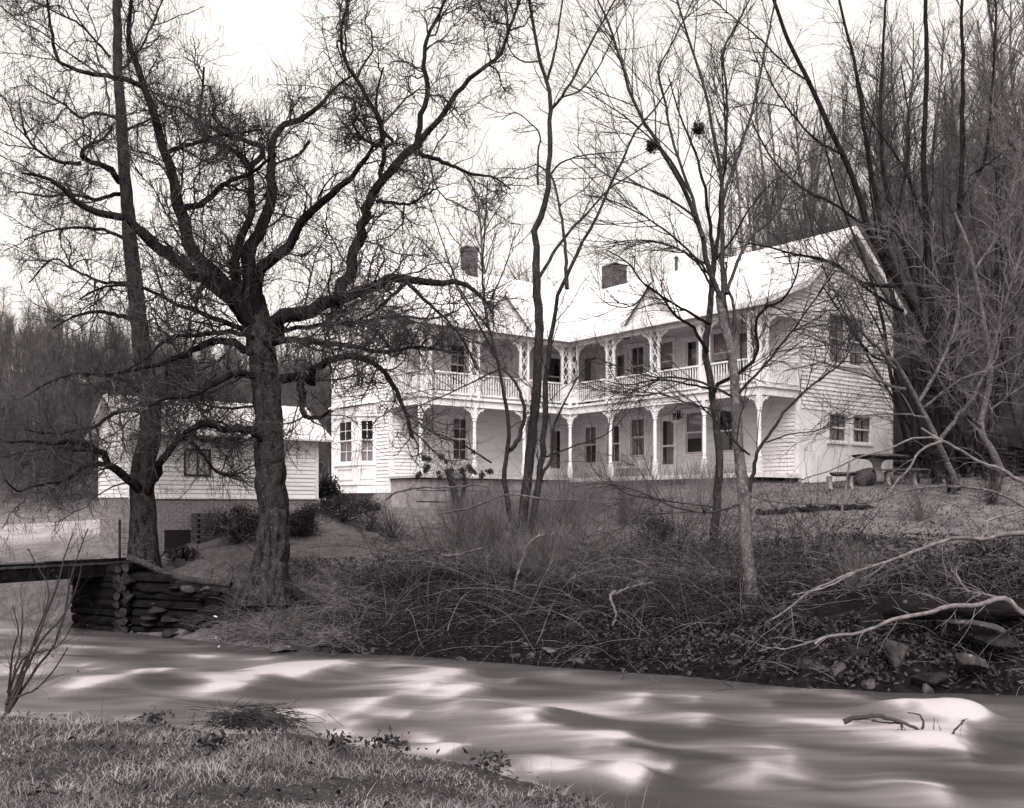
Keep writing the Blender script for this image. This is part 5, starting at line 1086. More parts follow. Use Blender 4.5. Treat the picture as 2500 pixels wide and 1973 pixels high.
def far_tree(px, Y, k, s, label, group, hmax=None):
    x = (px-CX)/FPX*Y; z = float(ground_z(x, Y))
    o = link('bare_tree', PR[k]); o.location = (x, Y, z); o.scale = (s, s, s*random.uniform(.9, 1.15)); o.rotation_euler = (random.uniform(-.06, .06), random.uniform(-.08, .06), random.uniform(0, 6.3))
    return tag(o, label, 'tree', group)
gB = 'bare trees on the hillside behind the house'; lB = 'bare grey tree among others on the wooded slope right behind the house'
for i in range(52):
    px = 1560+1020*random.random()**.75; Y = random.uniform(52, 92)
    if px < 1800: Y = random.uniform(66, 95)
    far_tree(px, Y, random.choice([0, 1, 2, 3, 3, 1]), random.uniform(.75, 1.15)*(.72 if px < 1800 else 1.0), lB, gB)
for i in range(22):
    far_tree(random.uniform(2190, 2560), random.uniform(37, 50), random.choice([0, 1, 3, 4]), random.uniform(.6, 1.0), 'slim bare tree in the dense thicket beside the right corner of the house', 'bare trees in the thicket beside the house')
far_tree(1243, 52, 1, .86, 'tall straight bare tree rising behind the left chimney', None); far_tree(1300, 54, 2, .98, 'forked bare tree rising behind the house, right of the left chimney', None)
for i, px in enumerate((1395, 1440, 1580, 1620)): far_tree(px, 75, 4, .85, 'faint thin sapling showing above the roof ridge', 'saplings behind the roof ridge')
for i in range(9): far_tree(random.uniform(765, 830)+random.uniform(-8, 8), random.uniform(52, 68), 4, random.uniform(.5, .8), 'small bare tree in the gap between outbuilding and house', 'bare trees in the gap between the buildings')
# far woods: one mass each, grown on points
def wood(name, pts, sc_rng, protos, seed, kind='stuff'):
    g = np.random.default_rng(seed); me = bpy.data.meshes.new(name); me.from_pydata([tuple(p) for p in pts], [], [])
    o = link(name, me); tag(o, kind='stuff')
    ng = bpy.data.node_groups.new(name, 'GeometryNodeTree'); ng.interface.new_socket('Geometry', in_out='INPUT', socket_type='NodeSocketGeometry'); ng.interface.new_socket('Geometry', in_out='OUTPUT', socket_type='NodeSocketGeometry')
    N = ng.nodes.new; L = ng.links.new; gi = N('NodeGroupInput'); go = N('NodeGroupOutput'); gg = N('GeometryNodeGeometryToInstance')
    for k, pm in enumerate(protos):
        po = bpy.data.objects.new('tree_stock', pm)
        oi = N('GeometryNodeObjectInfo'); oi.inputs[0].default_value = po; oi.inputs['As Instance'].default_value = True; L(oi.outputs['Geometry'], gg.inputs[0])
    ip = N('GeometryNodeInstanceOnPoints'); L(gi.outputs[0], ip.inputs['Points']); L(gg.outputs[0], ip.inputs['Instance']); ip.inputs['Pick Instance'].default_value = True
    r1 = N('FunctionNodeRandomValue'); r1.data_type = 'INT'; r1.inputs[4].default_value = 0; r1.inputs[5].default_value = len(protos)-1; L(r1.outputs[2], ip.inputs['Instance Index'])
    r2 = N('FunctionNodeRandomValue'); r2.data_type = 'FLOAT_VECTOR'; r2.inputs[0].default_value = (-.08, -.08, 0); r2.inputs[1].default_value = (.08, .08, 6.28); L(r2.outputs[0], ip.inputs['Rotation'])
    r3 = N('FunctionNodeRandomValue'); r3.data_type = 'FLOAT'; r3.inputs[2].default_value = sc_rng[0]; r3.inputs[3].default_value = sc_rng[1]; L(r3.outputs[1], ip.inputs['Scale'])
    L(ip.outputs[0], go.inputs[0]); md = o.modifiers.new('trees', 'NODES'); md.node_group = ng
    return o
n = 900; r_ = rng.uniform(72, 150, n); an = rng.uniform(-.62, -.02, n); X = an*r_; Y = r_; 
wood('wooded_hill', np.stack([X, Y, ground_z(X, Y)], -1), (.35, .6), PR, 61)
n = 320; Y = rng.uniform(39, 100, n); px = rng.uniform(1600, 2750, n); X = (px-CX)/FPX*Y; k = (X*.75+Y*.66 > 41) & ((px > 2200) | (Y > 58)); X, Y = X[k], Y[k]
wood('hillside_underbrush', np.stack([X, Y, ground_z(X, Y)], -1), (.18, .42), [PR[2], PR[4]], 62)
n = 130; Y = rng.uniform(31.5, 40, n); px = rng.uniform(2185, 2650, n); X = (px-CX)/FPX*Y
k = ((X-13.6)*math.cos(TH)+(Y-37)*math.sin(TH) > .6); X, Y = X[k], Y[k]
wood('thicket_underbrush', np.stack([X, Y, ground_z(X, Y)], -1), (.12, .26), [PR[4]], 63)
# ------------------------------------------------------------------ shrubs
def leafy_bush(label, px, py, Y, w_, h_, n, seed, size=.05, m='evergreen', name='evergreen_bush'):
    g = np.random.default_rng(seed); b = P(px, py, Y); b[2] = float(ground_z(b[0], b[1])); o = empty(name, b, label, 'bush')
    st = walk(np.zeros((26, 3)), unit(g.standard_normal((26, 3))*.7+np.array([0, 0, 1.])), g.uniform(.6, 1., 26)*h_, 6, .12, .02, g); st[..., :2] *= w_/h_*.8
    Tubes().add(st, np.full((26, 6), .012)*np.linspace(1, .4, 6), 3).build('stems', M['twig_mid'], o)
    c = unit(g.standard_normal((26, 3)))*g.uniform(.35, .95, (26, 1))*np.array([w_/2, w_/2*.8, h_/2])+np.array([0, 0, h_*.52]); i = g.integers(0, 26, n)
    p = c[i]+g.standard_normal((n, 3))*np.array([w_, w_, h_])*.085; p[:, 2] = np.maximum(p[:, 2], .03)
    me = leaves('foliage', p, size, M[m], flat=1.4, g=g); tag(link('foliage', me, M[m], o), kind='stuff'); return o
leafy_bush('large dark evergreen bush against the brick base, left of the thick trunk', 585, 1285, 27.6, 1.9, 1.05, 7000, 71, .036)
leafy_bush('dark low evergreen bush just right of the thick trunk', 735, 1275, 28.2, 1.7, .9, 5500, 72, .036)
leafy_bush('small leafy shrub at the corner of the outbuilding', 800, 1215, 33, 1.3, 1.1, 1500, 73, size=.07)
leafy_bush('dark rounded bush below the bay window', 835, 1268, 31, 2.3, .85, 6000, 74, .036)
leafy_bush('broad-leaved shrub drooping in front of the brick base', 445, 1310, 26.8, 1.0, .5, 260, 75, size=.11, name='rhododendron_bush')
leafy_bush('dark bushy clump on the lawn in the middle of the brush', 1600, 1380, 23.2, 1.25, .85, 1100, 76, size=.05)
def twiggy(label, px, py, Y, n, L, seed, m='twig_mid', spread=.6, r=(.004, .009), sub=None, name='bare_shrub', bias=(0, 0, 0), up=.03, zb=None, wob=.08):
    g = np.random.default_rng(seed); b = P(px, py, Y); b[2] = float(ground_z(b[0], b[1])) if zb is None else zb; o = empty(name, b, label, 'shrub')
    d = unit(g.standard_normal((n, 3))*spread+np.array([0, 0, 1.])+np.array(bias)); st = walk(g.standard_normal((n, 3))*[.06, .06, 0], d, g.uniform(L[0], L[1], n), 9, wob, up, g)
    rr = g.uniform(r[0], r[1], n)[:, None]*np.linspace(1, .35, 9); Tubes().add(st, rr, 4).build('stems', M[m], o)
    a = sprout(g, st, rr, sub or n*4, (L[0]*.25, L[1]*.45), (.3, .9), 6, (.003, .0055), .4, wob*1.3, up); c = sprout(g, *a, (sub or n*4)*2, (.1, .4), (.3, .9), 4, (.002, .004), .4, wob*1.3, up)
    Tubes().add(*a).add(*c).build('twigs', M[m], o); return o, a, c
twiggy('brown twiggy shrub under the bay window, right of the dark bush', 900, 1262, 30.5, 40, (.5, 1.0), 81, spread=.8)
twiggy('low twiggy shrub at the left foot of the lawn brush', 960, 1300, 27.5, 60, (.6, 1.3), 82, spread=.9)
twiggy('tangled brown shrub in the middle of the slope', 1120, 1330, 25, 90, (.6, 1.5), 83, 'bramble', spread=1.0)
twiggy('tall wispy shrub in front of the porch swing', 1520, 1300, 27, 80, (.9, 2.2), 84, 'bramble', spread=.45)
twiggy('arching twiggy shrub between the slender tree and the porch steps', 1400, 1340, 24.5, 80, (.9, 2.3), 85, 'bramble', spread=.7)
twiggy('dense fine shrub left of the slender tree base', 1210, 1340, 24, 90, (.7, 1.8), 86, 'bramble', spread=.8)
twiggy('dark arching shrub on the bank top right of centre', 1640, 1390, 22, 60, (.8, 2.0), 87, 'twig_mid', spread=.8)
twiggy('pale brushy shrub at the top of the bank in the middle', 1330, 1420, 21.6, 90, (.8, 2.0), 88, 'bramble', spread=1.0)
twiggy('grey brush on the right lawn below the stone tables', 2250, 1290, 24.5, 60, (.5, 1.5), 89, 'bramble', spread=.8)
twiggy('thin brush on the bank below the pale fallen branch', 2080, 1430, 19, 60, (.5, 1.4), 90, 'bramble', spread=.9)
twiggy('low dark brush at the right end of the lawn', 2420, 1240, 27, 60, (.5, 1.5), 91, 'twig_mid', spread=.8)
# near shrub at the left frame edge, with a few clinging leaves
b = P(15, 1745, 12.6); o = empty('creekside_shrub', b, 'dark bare shrub leaning over the water at the left edge', 'shrub'); t = Tubes(); src = []
for pts, w0 in (([(18,1740),(70,1600),(105,1520),(140,1430),(160,1350),(180,1300)], 11), ([(22,1735),(90,1580),(150,1510),(185,1440),(200,1380)], 9), ([(15,1720),(45,1600),(55,1510),(50,1440)], 8), ([(30,1725),(95,1620),(130,1580),(160,1490),(170,1420),(200,1330),(215,1290)], 8), ([(25,1715),(60,1640),(85,1560),(120,1450),(95,1390),(70,1340)], 7), ([(22,1700),(30,1600),(45,1540),(30,1480)], 7), ([(18,1690),(60,1605),(110,1590),(150,1570),(180,1520)], 6), ([(5,1760),(30,1690),(48,1650)], 12), ([(20,1705),(75,1690),(120,1650),(155,1600),(165,1580)], 6)):
    q, r = limb(pts, 12.6, 12.6+random.uniform(-.7, .9), w0, 2.5, K=14, gn=.3); src.append((q, r)); t.add(q-b, r, 6)
t.build('stems', M['twig_mid'], o); g = np.random.default_rng(5); Pt, Rd = stack(src, 14); a = sprout(g, Pt, Rd, 130, (.2, .7), (.3, .9), 6, (.002, .004), .4, .12, .04); c = sprout(g, *a, 240, (.08, .3), (.3, .9), 4, (.0014, .0024), .5, .15, .0)
Tubes().add(a[0]-b, a[1]).add(c[0]-b, c[1]).build('twigs', M['twig_mid'], o); lf = leaves('leaves', c[0][::2, -1]-b, .022, M['leaf'], flat=2, g=g); tag(link('leaves', lf, M['leaf'], o), kind='stuff')
# hydrangea with dried heads by the porch
b = P(1118, 1262, 34.3); b[2] = float(ground_z(b[0], b[1])); o = empty('hydrangea_bush', b, 'old hydrangea with dark dried flower heads in front of the left porch', 'bush'); g = np.random.default_rng(91)
heads = [(1035,1118),(1047,1122),(1078,1116),(1089,1127),(1043,1142),(1038,1150),(1024,1158),(1019,1163),(1156,1104),(1145,1141),(1160,1155),(1177,1160),(1070,1155),(1102,1150),(1195,1152),(1075,1165),(1150,1148),(1128,1150)]
base_l = [limb([(1120,1255),(1112,1215),(1104,1180),(1092,1148)], 34.3, 34.2, 24, 12, K=10, gn=.15), limb([(1124,1255),(1130,1205),(1135,1170),(1128,1152)], 34.3, 34.5, 15, 7, K=10, gn=.15)]
t = Tubes()
for q, r in base_l: t.add(q-b, r, 8)
t.build('trunk', M['bark_mid'], o); t = Tubes(); mm = MB()
hd_ = unit(g.standard_normal((150, 3)))*g.uniform(.35, 1.0, (150, 1)); hm = leaves('flower_head', hd_*[1, 1, .85], .30, M['mop'], flat=2.5, g=g)
for i, (hx, hy) in enumerate(heads):
    Yh = 34.2+g.uniform(-.6, .5); e = P(hx, hy, Yh); s = base_l[i % 2][0][7]; m_ = (e+s)/2+np.array([0, 0, .22]); q = resample([s, m_, e], 8); t.add(q-b, np.linspace(.012, .005, 8), 3)
    h = link('flower_head', hm, M['mop'], o); h.location = tuple(e-b); k = g.uniform(.10, .155); h.scale = (k, k, k*g.uniform(.8, 1.1)); h.rotation_euler = tuple(g.uniform(0, 6, 3))
a = walk(np.repeat(np.concatenate([base_l[0][0][5:10], base_l[1][0][5:10]])-b, 34, 0), unit(g.standard_normal((340, 3))*.9+[0, 0, .3]), g.uniform(.25, 1.0, 340), 6, .16, -.02, g); t.add(a, np.full((340, 6), .0055)*np.linspace(1, .4, 6)); t.build('twigs', M['bramble'], o)
# squirrel nests
for (px, py, Y, r, lab) in ((1592, 358, YF, .11, 'dark leaf nest caught in the left branches of the pale tree'), (1706, 317, YF+.2, .12, 'dark leaf nest high in the middle of the pale tree')):
    g = np.random.default_rng(int(px)); me = leaves('squirrel_nest', g.standard_normal((260, 3))*r*.45, .05, M['leaf'], flat=2, g=g); me.materials.append(M['mop']); o = link('squirrel_nest', me); o.location = tuple(P(px, py, Y)); tag(o, lab, 'nest')
# ------------------------------------------------------------------ fallen and overhanging branches
def fallen(label, limbs_, seed, n=24, m='lichen', L=(.3, 1.0), name='fallen_branch', nt=60):
    q0 = limbs_[0][0]; b = q0[0].copy(); o = empty(name, b, label, 'branch'); g = np.random.default_rng(seed)
    for i, (q, r) in enumerate(limbs_): Tubes().add(q-b, r, 8, .08).build('branch', M[m], o)
    Pt, Rd = stack(limbs_, 20); a = sprout(g, Pt, Rd, n, L, (.35, 1.1), 7, (.005, .010), .4, .14, .0); c = sprout(g, *a, nt, (.15, .5), (.4, 1.1), 4, (.003, .005), .5, .16, .0)
    tag(Tubes().add(a[0]-b, a[1], 4).add(c[0]-b, c[1]).build('twigs', M[m], o), kind='stuff'); return o
Z5 = (1500, 1050, 2.164)
fallen('long pale lichen-covered branch slanting down the right bank from the edge', [limb([(2250,540),(2110,545),(1940,575),(1830,570),(1700,600),(1560,650),(1440,700),(1290,740),(1150,800),(1040,850),(900,960),(830,1000)], 17.2, 17.2, 13, 4, zoom=Z5, K=30, gn=.3), limb([(1290,745),(1200,790),(1120,830),(1000,860),(940,870)], 17.2, 17.0, 6, 3, zoom=Z5), limb([(1940,575),(1975,520),(1970,480),(2130,430),(2250,380)], 17.2, 17.6, 8, 5, zoom=Z5)], 101)
fallen('thick pale crooked branch lying low over the rocks at the right edge', [limb([(2250,1010),(2130,940),(2060,890),(1980,905),(1880,930),(1760,930),(1640,970),(1480,1000),(1360,1050),(1240,1080),(1130,1090),(1060,1130)], 15.6, 15.9, 15, 7, zoom=Z5, K=30, gn=.4), limb([(1130,1095),(1000,1130),(900,1160),(840,1150),(760,1170)], 15.9, 16.4, 7, 3, zoom=Z5), limb([(2060,890),(1960,870),(1870,850),(1820,790),(1780,740)], 15.7, 16.6, 6, 3, zoom=Z5)], 102)
fallen('grey branch arching level over the right lawn', [limb([(2250,440),(2140,390),(2050,340),(1900,305),(1700,295),(1580,310),(1480,335),(1370,380),(1250,390),(1100,390),(900,385),(700,350)], 22.5, 23.4, 7, 3, zoom=Z5, K=30)], 103, m='bark_pale')
fallen('pale branch bending down in front of the stone table', [limb([(2250,340),(2060,220),(1960,180),(1850,120),(1740,60),(1620,-10)], 24, 24.2, 11, 5, zoom=Z5), limb([(1740,62),(1660,80),(1600,130),(1560,200),(1500,260),(1450,330),(1400,430)], 24.1, 23.6, 7, 4, zoom=Z5), limb([(1850,120),(1700,45),(1560,50),(1450,100),(1300,140),(1150,210),(1000,260),(900,330)], 24.2, 23.4, 6, 2.5, zoom=Z5)], 104)
fallen('thin pale snag standing up before the stone bench', [limb([(1195,465),(1210,380),(1228,280),(1242,175)], 24, 24.2, 6, 5, zoom=Z5)], 105, n=6, nt=10)
Z4 = (700, 1100, 2.705)
fallen('pale broken branch lying across the slope below the porch corner', [limb([(1000,420),(1120,395),(1230,375),(1340,325),(1470,290),(1580,300),(1750,325),(1950,330),(2160,350)], 25, 24.2, 6, 3, zoom=Z4, K=26)], 106, n=10, nt=20)
fallen('crooked pale branch propped before the hydrangea', [limb([(650,330),(720,280),(860,250),(1000,245),(1150,240),(1240,225),(1330,240)], 27, 27.6, 5, 4, zoom=Z4)], 107, n=8, nt=14)
fallen('upright pale dead limb in the tangle below the slender tree', [limb([(1490,1050),(1500,930),(1530,800),(1570,690),(1600,620),(1650,570),(1690,560)], 21.2, 21.6, 7, 6, zoom=Z4)], 108, n=8, nt=14)
fallen('short pale stick lying in the brush left of the slender tree', [limb([(1020,690),(1120,690),(1200,670),(1290,645)], 22, 22.2, 6, 5, zoom=Z4)], 109, n=5, nt=8)
fallen('twisted pale dead limb hanging over the dark hollow of the bank', [limb([(2170,930),(2140,960),(2160,1040),(2175,1090),(2150,1160)], 19.2, 19.0, 9, 6, zoom=Z4), limb([(2160,950),(2280,900),(2420,870)], 19.2, 19.6, 6, 3, zoom=Z4)], 110, n=6, nt=10)
fallen('dark branch reaching over the brush from the bank top', [limb([(0,760),(130,770),(330,790),(430,800),(560,815),(640,795)], 20.4, 20.2, 5, 3, zoom=Z5), limb([(0,290),(80,340),(200,360),(350,385),(480,400),(600,430)], 23, 22.5, 5, 3, zoom=Z5)], 111, m='twig_mid', n=14, nt=30)
ZW7 = (1200, 1500, 1.665)
fallen('dark forked branch snagged on a hidden rock in the rapids', [limb([(1432,438),(1480,420),(1560,412),(1640,430),(1720,460),(1790,495),(1820,525)], 12.75, 12.6, 13, 6, zoom=ZW7, gn=.2), limb([(1690,445),(1600,440),(1545,433)], 12.7, 12.75, 6, 3, zoom=ZW7), limb([(1665,440),(1668,480),(1660,500)], 12.7, 12.7, 5, 3, zoom=ZW7), limb([(1750,470),(1755,440),(1740,410),(1690,400)], 12.7, 12.75, 6, 3, zoom=ZW7), limb([(1815,528),(1850,515),(1885,470),(1920,430)], 12.6, 12.55, 8, 4, zoom=ZW7), limb([(1740,470),(1750,500),(1735,540)], 12.7, 12.65, 6, 3, zoom=ZW7), limb([(1800,500),(1798,460),(1800,420)], 12.7, 12.7, 2.5, 1.5, zoom=ZW7)], 112, m='twig_mid', n=8, L=(.1, .3), nt=8)
# drift of dead grass at the near edge
b = P(618, 1800, 12.35); b[2] = .20; o = empty('debris_clump', b, 'matted clump of dark dead grass caught at the near water edge', 'debris'); g = np.random.default_rng(77)
n = 700; p0 = g.standard_normal((n, 3))*[.26, .14, .07]+[0, 0, .09]; st = walk(p0, unit(g.standard_normal((n, 3))*[1, .6, .12]+[.6, 0, 0]), g.uniform(.12, .36, n), 5, .14, -.10, g); st[..., 2] = np.maximum(st[..., 2], -.1)
Tubes().add(st, np.full((n, 5), .004)).build('stalks', M['litter'], o); link('matted_core', rock_mesh('matted_core', .42, .24, .22, 7, ico=ICO2), M['mop'], o)
# weedy rosettes on the near bank
for i, (px, py, Y) in enumerate(((385, 1778, 12.4), (925, 1815, 11.2), (965, 1815, 11.0), (515, 1900, 9.9), (1205, 1880, 10.1), (820, 1870, 10.2))):
    g = np.random.default_rng(200+i); x = (px-CX)/FPX*Y; b = np.array([x, Y, float(ground_z(x, Y))]); me = leaves('weed_plant', g.standard_normal((60, 3))*[.09, .07, .05]+[0, 0, .1], .05, M['leaf'], flat=1.5, g=g); me.materials.append(M['leaf'])
    o = link('weed_plant', me); o.location = tuple(b); tag(o, ('dark curled weed at the left water edge of the near bank', 'dark leafy weed among the tall stalks at the near water edge', 'second dark leafy weed among the tall stalks, nearer the lens', 'small dark weed low in the near grass', 'dark weed clump near the right end of the near grass', 'dark weed in the middle of the near grass')[i], 'weed')
# ------------------------------------------------------------------ rocks
def rock(label, px0, py0, px1, py1, Y, seed, m='rock', dz=0, planes=9, depth=.8, tilt=0, lift=True, name='rock'):
    c = P((px0+px1)/2, (py0+py1)/2, Y)+[0, .12, -.03]; sx = (px1-px0)/2/FPX*Y*1.25; sz = (py1-py0)/2/FPX*Y*1.25
    o = link(name, rock_mesh('rock', sx, sx*depth, sz, seed, planes), M[m]); o.location = tuple(c); o.rotation_euler = (random.uniform(-.2, .2), tilt, random.uniform(-.5, .5)); return tag(o, label, 'rock')
rock('large slanted slab of rock at the right water edge', 1907, 1600, 2050, 1668, 16.4, 1, tilt=.25, planes=14)
rock('upright angular pale-faced boulder on the right bank', 2158, 1560, 2238, 1646, 16.0, 12, planes=13, m='rock')
rock('wedge-shaped boulder near the right edge of the bank', 2332, 1585, 2430, 1648, 15.6, 3, planes=12)
rock('small rock standing at the water left of the slanted slab', 1777, 1606, 1814, 1640, 16.8, 4)
rock('grey rock half buried above the pale trunk foot', 1842, 1484, 1893, 1515, 18.6, 5)
rock('narrow tilted rock right of the slanted slab', 2022, 1612, 2068, 1660, 16.0, 6, tilt=-.6)
rock('flat rock wedged behind the slanted slab', 2060, 1580, 2120, 1620, 16.4, 7, m='rock_dark')
rock('layered flat rock under the dark log at the right edge', 2300, 1515, 2440, 1552, 16.4, 8, planes=7, tilt=.05)
rock('second layered rock below the dark log, at the frame edge', 2390, 1550, 2490, 1580, 16.0, 9, m='rock_dark')
rock('dark rock at the water between the two right boulders', 2240, 1640, 2320, 1680, 15.5, 10, m='rock_dark')
rock('round stone low at the water right of the tilted rock', 2105, 1650, 2150, 1680, 15.7, 11)
rock('pale wedge of rock under the middle brush', 1266, 1562, 1304, 1586, 18.7, 13, m='rock_pale')
rock('pale speckled block of rock right of the pale wedge', 1328, 1576, 1366, 1602, 18.3, 14, m='rock_pale')
rock('dull rock in the shade left of the pale wedge', 1215, 1560, 1255, 1580, 19, 15)
rock('pale pointed rock at the water below the brush', 645, 1568, 720, 1604, 19.9, 16, tilt=-.25)
rock('dark low rock right of the pale pointed rock', 770, 1568, 830, 1590, 20, 17, m='rock_dark')
rock('rounded rock leaning on the log wall', 398, 1494, 450, 1526, 22.3, 18, planes=6, m='rock_dark')
rock('rounded wet rock at the water below the log wall', 388, 1532, 428, 1552, 22.0, 19, planes=5, m='rock_dark')
rock('broad rock buried in the bank right of the log wall', 436, 1502, 500, 1545, 21.9, 20, m='rock_dark')
rock('small flat rock at the water in front of the middle brush', 1390, 1602, 1430, 1622, 17.9, 22)
for i, (a, b_, l) in enumerate(((522, 1504, 'white scrap lying in the grass right of the log wall'), (523, 1557, 'white scrap at the water edge, upper of two'), (530, 1577, 'white scrap at the water edge, lower of two'))):
    rock(l, a-5, b_-2.5, a+5, b_+2.5, 20.6-.2*i if i else 21.2, 30+i, m='white', name='white_scrap')['category'] = 'scrap'
g = np.random.default_rng(9); mp = [rock_mesh('stone', .5, .4, .3, 40+i, ico=ICO2) for i in range(4)]
for m_ in mp: m_.materials.append(M['rock'])
for i in range(46):
    px = g.uniform(700, 2500); x = (px-CX)/FPX*17.5; y = float(y_far(x))+g.uniform(-.1, .7)**1; o = link('bank_stone', mp[i % 4]); s = g.uniform(.1, .32); x = (px-CX)/FPX*y; y = float(y_far(x))+g.uniform(-.1, .6)
    o.location = (x, y, max(float(ground_z(x, y)), 0)-.01); o.scale = (s, s, s); o.rotation_euler = tuple(g.uniform(-.5, 3, 3)); tag(o, 'small grey stone in the rubble along the far water line', 'stone', 'stones along the far water line')
# ------------------------------------------------------------------ logs, crib abutment, foot bridge
def log(name, a, b, r, m='log', parent=None, off=(0, 0, 0), seed=1, S=12):
    a, b = np.asarray(a, float)-off, np.asarray(b, float)-off; K = 10; q = a+(b-a)*np.linspace(0, 1, K)[:, None]; g = np.random.default_rng(seed)
    V, F = tube_VF(q, np.full(K, r), S); V = V.reshape(K, S, 3); V = q[:, None]+(V-q[:, None])*(1+.10*np.random.default_rng(seed).standard_normal((1, S, 1))+.04*g.standard_normal((K, S, 1))); V = V.reshape(-1, 3)
    me = bpy.data.meshes.new(name); fs = [tuple(f) for f in F]+[tuple(range(S))[::-1], tuple(range((K-1)*S, K*S))]; me.from_pydata([tuple(v) for v in V], [], fs); me.materials.append(M[m]); me.materials.append(M['logend'])
    for p in list(me.polygons)[-2:]: p.material_index = 1
    return link(name, me, None, parent)
tag(log('fallen_log', P(2150, 1488, 17.0), P(2540, 1492, 16.8), .17, seed=5), 'long dark log lying along the bank at the right edge', 'log')
CA = P(178, 1540, 24.0); CB = P(300, 1545, 23.0); CD = P(585, 1470, 21.6)
CA[2] = CB[2] = CD[2] = 0
crib = empty('log_abutment', CB, 'dark crib of stacked logs and stone carrying the foot bridge', 'abutment')
dA = unit(CB-CA); dB = unit(CD-CB); g = np.random.default_rng(13)
for i in range(8):
    z = .02+i*.205; t0 = g.uniform(-.05, .12)
    log('log', CA+dA*t0+[0, 0, z], CB-dA*.22+[0, 0, z], .108+g.uniform(-.012, .012), 'log', crib, CB, 50+i)
    L_ = (2.9, 2.9, 2.7, 2.5, 2.3, 2.1, 1.2, .5)[i]
    if i < 7: log('log', CB+dB*.35+[0, .05, z+.04], CB+dB*(.35+L_*g.uniform(.75, .95))+[0, .1, z+.04], .10+g.uniform(-.015, .015), 'log', crib, CB, 70+i)
    nrm = np.array([-.25, -1, 0])
    for k in range(2):
        c = CB+dA*(-.10+.26*k)+[0, 0, z+.06*k]; log('log', c+unit(nrm)*g.uniform(.02, .16), c-unit(nrm)*.9, .10+g.uniform(-.02, .015), 'log', crib, CB, 90+2*i+k, 9)
core = MB().hexa([tuple(CA-CB+[.1, .25, -.3]), tuple(CB-CB+[-.1, .3, -.3]), tuple(CB-CB+[0, 2.2, -.3]), tuple(CA-CB+[.2, 2.2, -.3]), tuple(CA-CB+[.1, .25, 1.55]), tuple(CB-CB+[-.1, .3, 1.55]), tuple(CB-CB+[0, 2.2, 1.45]), tuple(CA-CB+[.2, 2.2, 1.5])]); core.build('fill', M['rock_dark'], crib)
core = MB().hexa([tuple([.2, .18, -.3]), tuple(CD-CB+[0, .2, -.3]), tuple(CD-CB+[0, 1.5, -.3]), (.2, 1.8, -.3), (.2, .18, 1.25), tuple(CD-CB+[0, .2, .85]), tuple(CD-CB+[0, 1.5, .9]), (.2, 1.8, 1.35)]); core.build('fill', M['rock_dark'], crib)
q, r = limb([(313,1362),(345,1372),(390,1394),(430,1408),(480,1418),(565,1428)], 23.0, 22.0, 17, 16, K=16, gn=.06); Tubes().add(q-CB, r, 12, .02).build('cap_log', M['bark_mid'], crib)
q, r = limb([(345,1436),(420,1448),(480,1455),(540,1452)], 22.7, 21.9, 15, 13, K=14, gn=.3); Tubes().add(q-CB, r, 10, .05).build('log', M['log'], crib)
for (a, b_, c_, d_) in ((445, 1424, 482, 1446), (488, 1430, 526, 1444), (408, 1430, 440, 1440), (352, 1480, 405, 1498), (345, 1500, 385, 1515), (300, 1405, 330, 1432), (296, 1450, 330, 1475), (340, 1520, 380, 1535)):
    Ys = float(np.interp((a+b_*0+c_)/2, [300, 560], [22.85, 21.75]))-.08; c = P((a+c_)/2, (b_+d_)/2, Ys); sx = (c_-a)/2/FPX*Ys*1.2; sz = (d_-b_)/2/FPX*Ys*1.2
    o = link('stone', rock_mesh('stone', sx, .22, sz, a, 8, ico=ICO2), M['rock' if a in (445, 488) else 'rock_dark'], crib); o.location = tuple(c-CB)
# bridge
B0 = P(318, 1372, 23.9); B1 = P(30, 1384, 21.2); bd = unit((B1-B0)*[1, 1, 0]); bn = np.array([-bd[1], bd[0], 0]); bn = bn if bn[0] < 0 else -bn
br = empty('foot_bridge', B0, 'weathered timber foot bridge running off to the left from the log abutment', 'bridge'); LB = 8.0; zt = lambda s: (B1[2]-B0[2])*s/np.linalg.norm((B1-B0)[:2])*.5
for k, off in enumerate((0.02, 1.35)):
    MB().bar(bn*off+[0, 0, -.17], bd*LB+bn*off+[0, 0, -.17+zt(LB)], .16, .28).build('beam', M['plank' if k else 'log'], br)
s = -.1; i = 0
while s < LB:
    wd = random.uniform(.19, .24); ov = random.uniform(-.12, -.03); c = bd*(s+wd/2)+bn*.68+[0, 0, .005+zt(s)+random.uniform(-.006, .008)]
    MB().obox(c, bd, bn, (0, 0, 1), wd/2-.008, .72-ov*.5, .025).build('plank', M['plank'], br); s += wd; i += 1
MB().bar(bd*(-.35)+[0, -.02, .06], bd*2.3+[0, -.02, .07], .09, .10).build('curb_board', M['log'], br)
MB().bar(bd*2.35+[0, -.02, .06], bd*LB+[0, -.02, .07+zt(LB)], .09, .07).build('curb_board', M['log'], br)
c = P(335, 1372, 24.2); tag(MB().obox((0,0,0), (.94,.34,0), (-.34,.94,0), (0,0,1), .36, .2, .03).build('loose_plank', M['plank']), 'grey plank lying on the bank at the end of the foot bridge', 'plank').location = tuple(c)
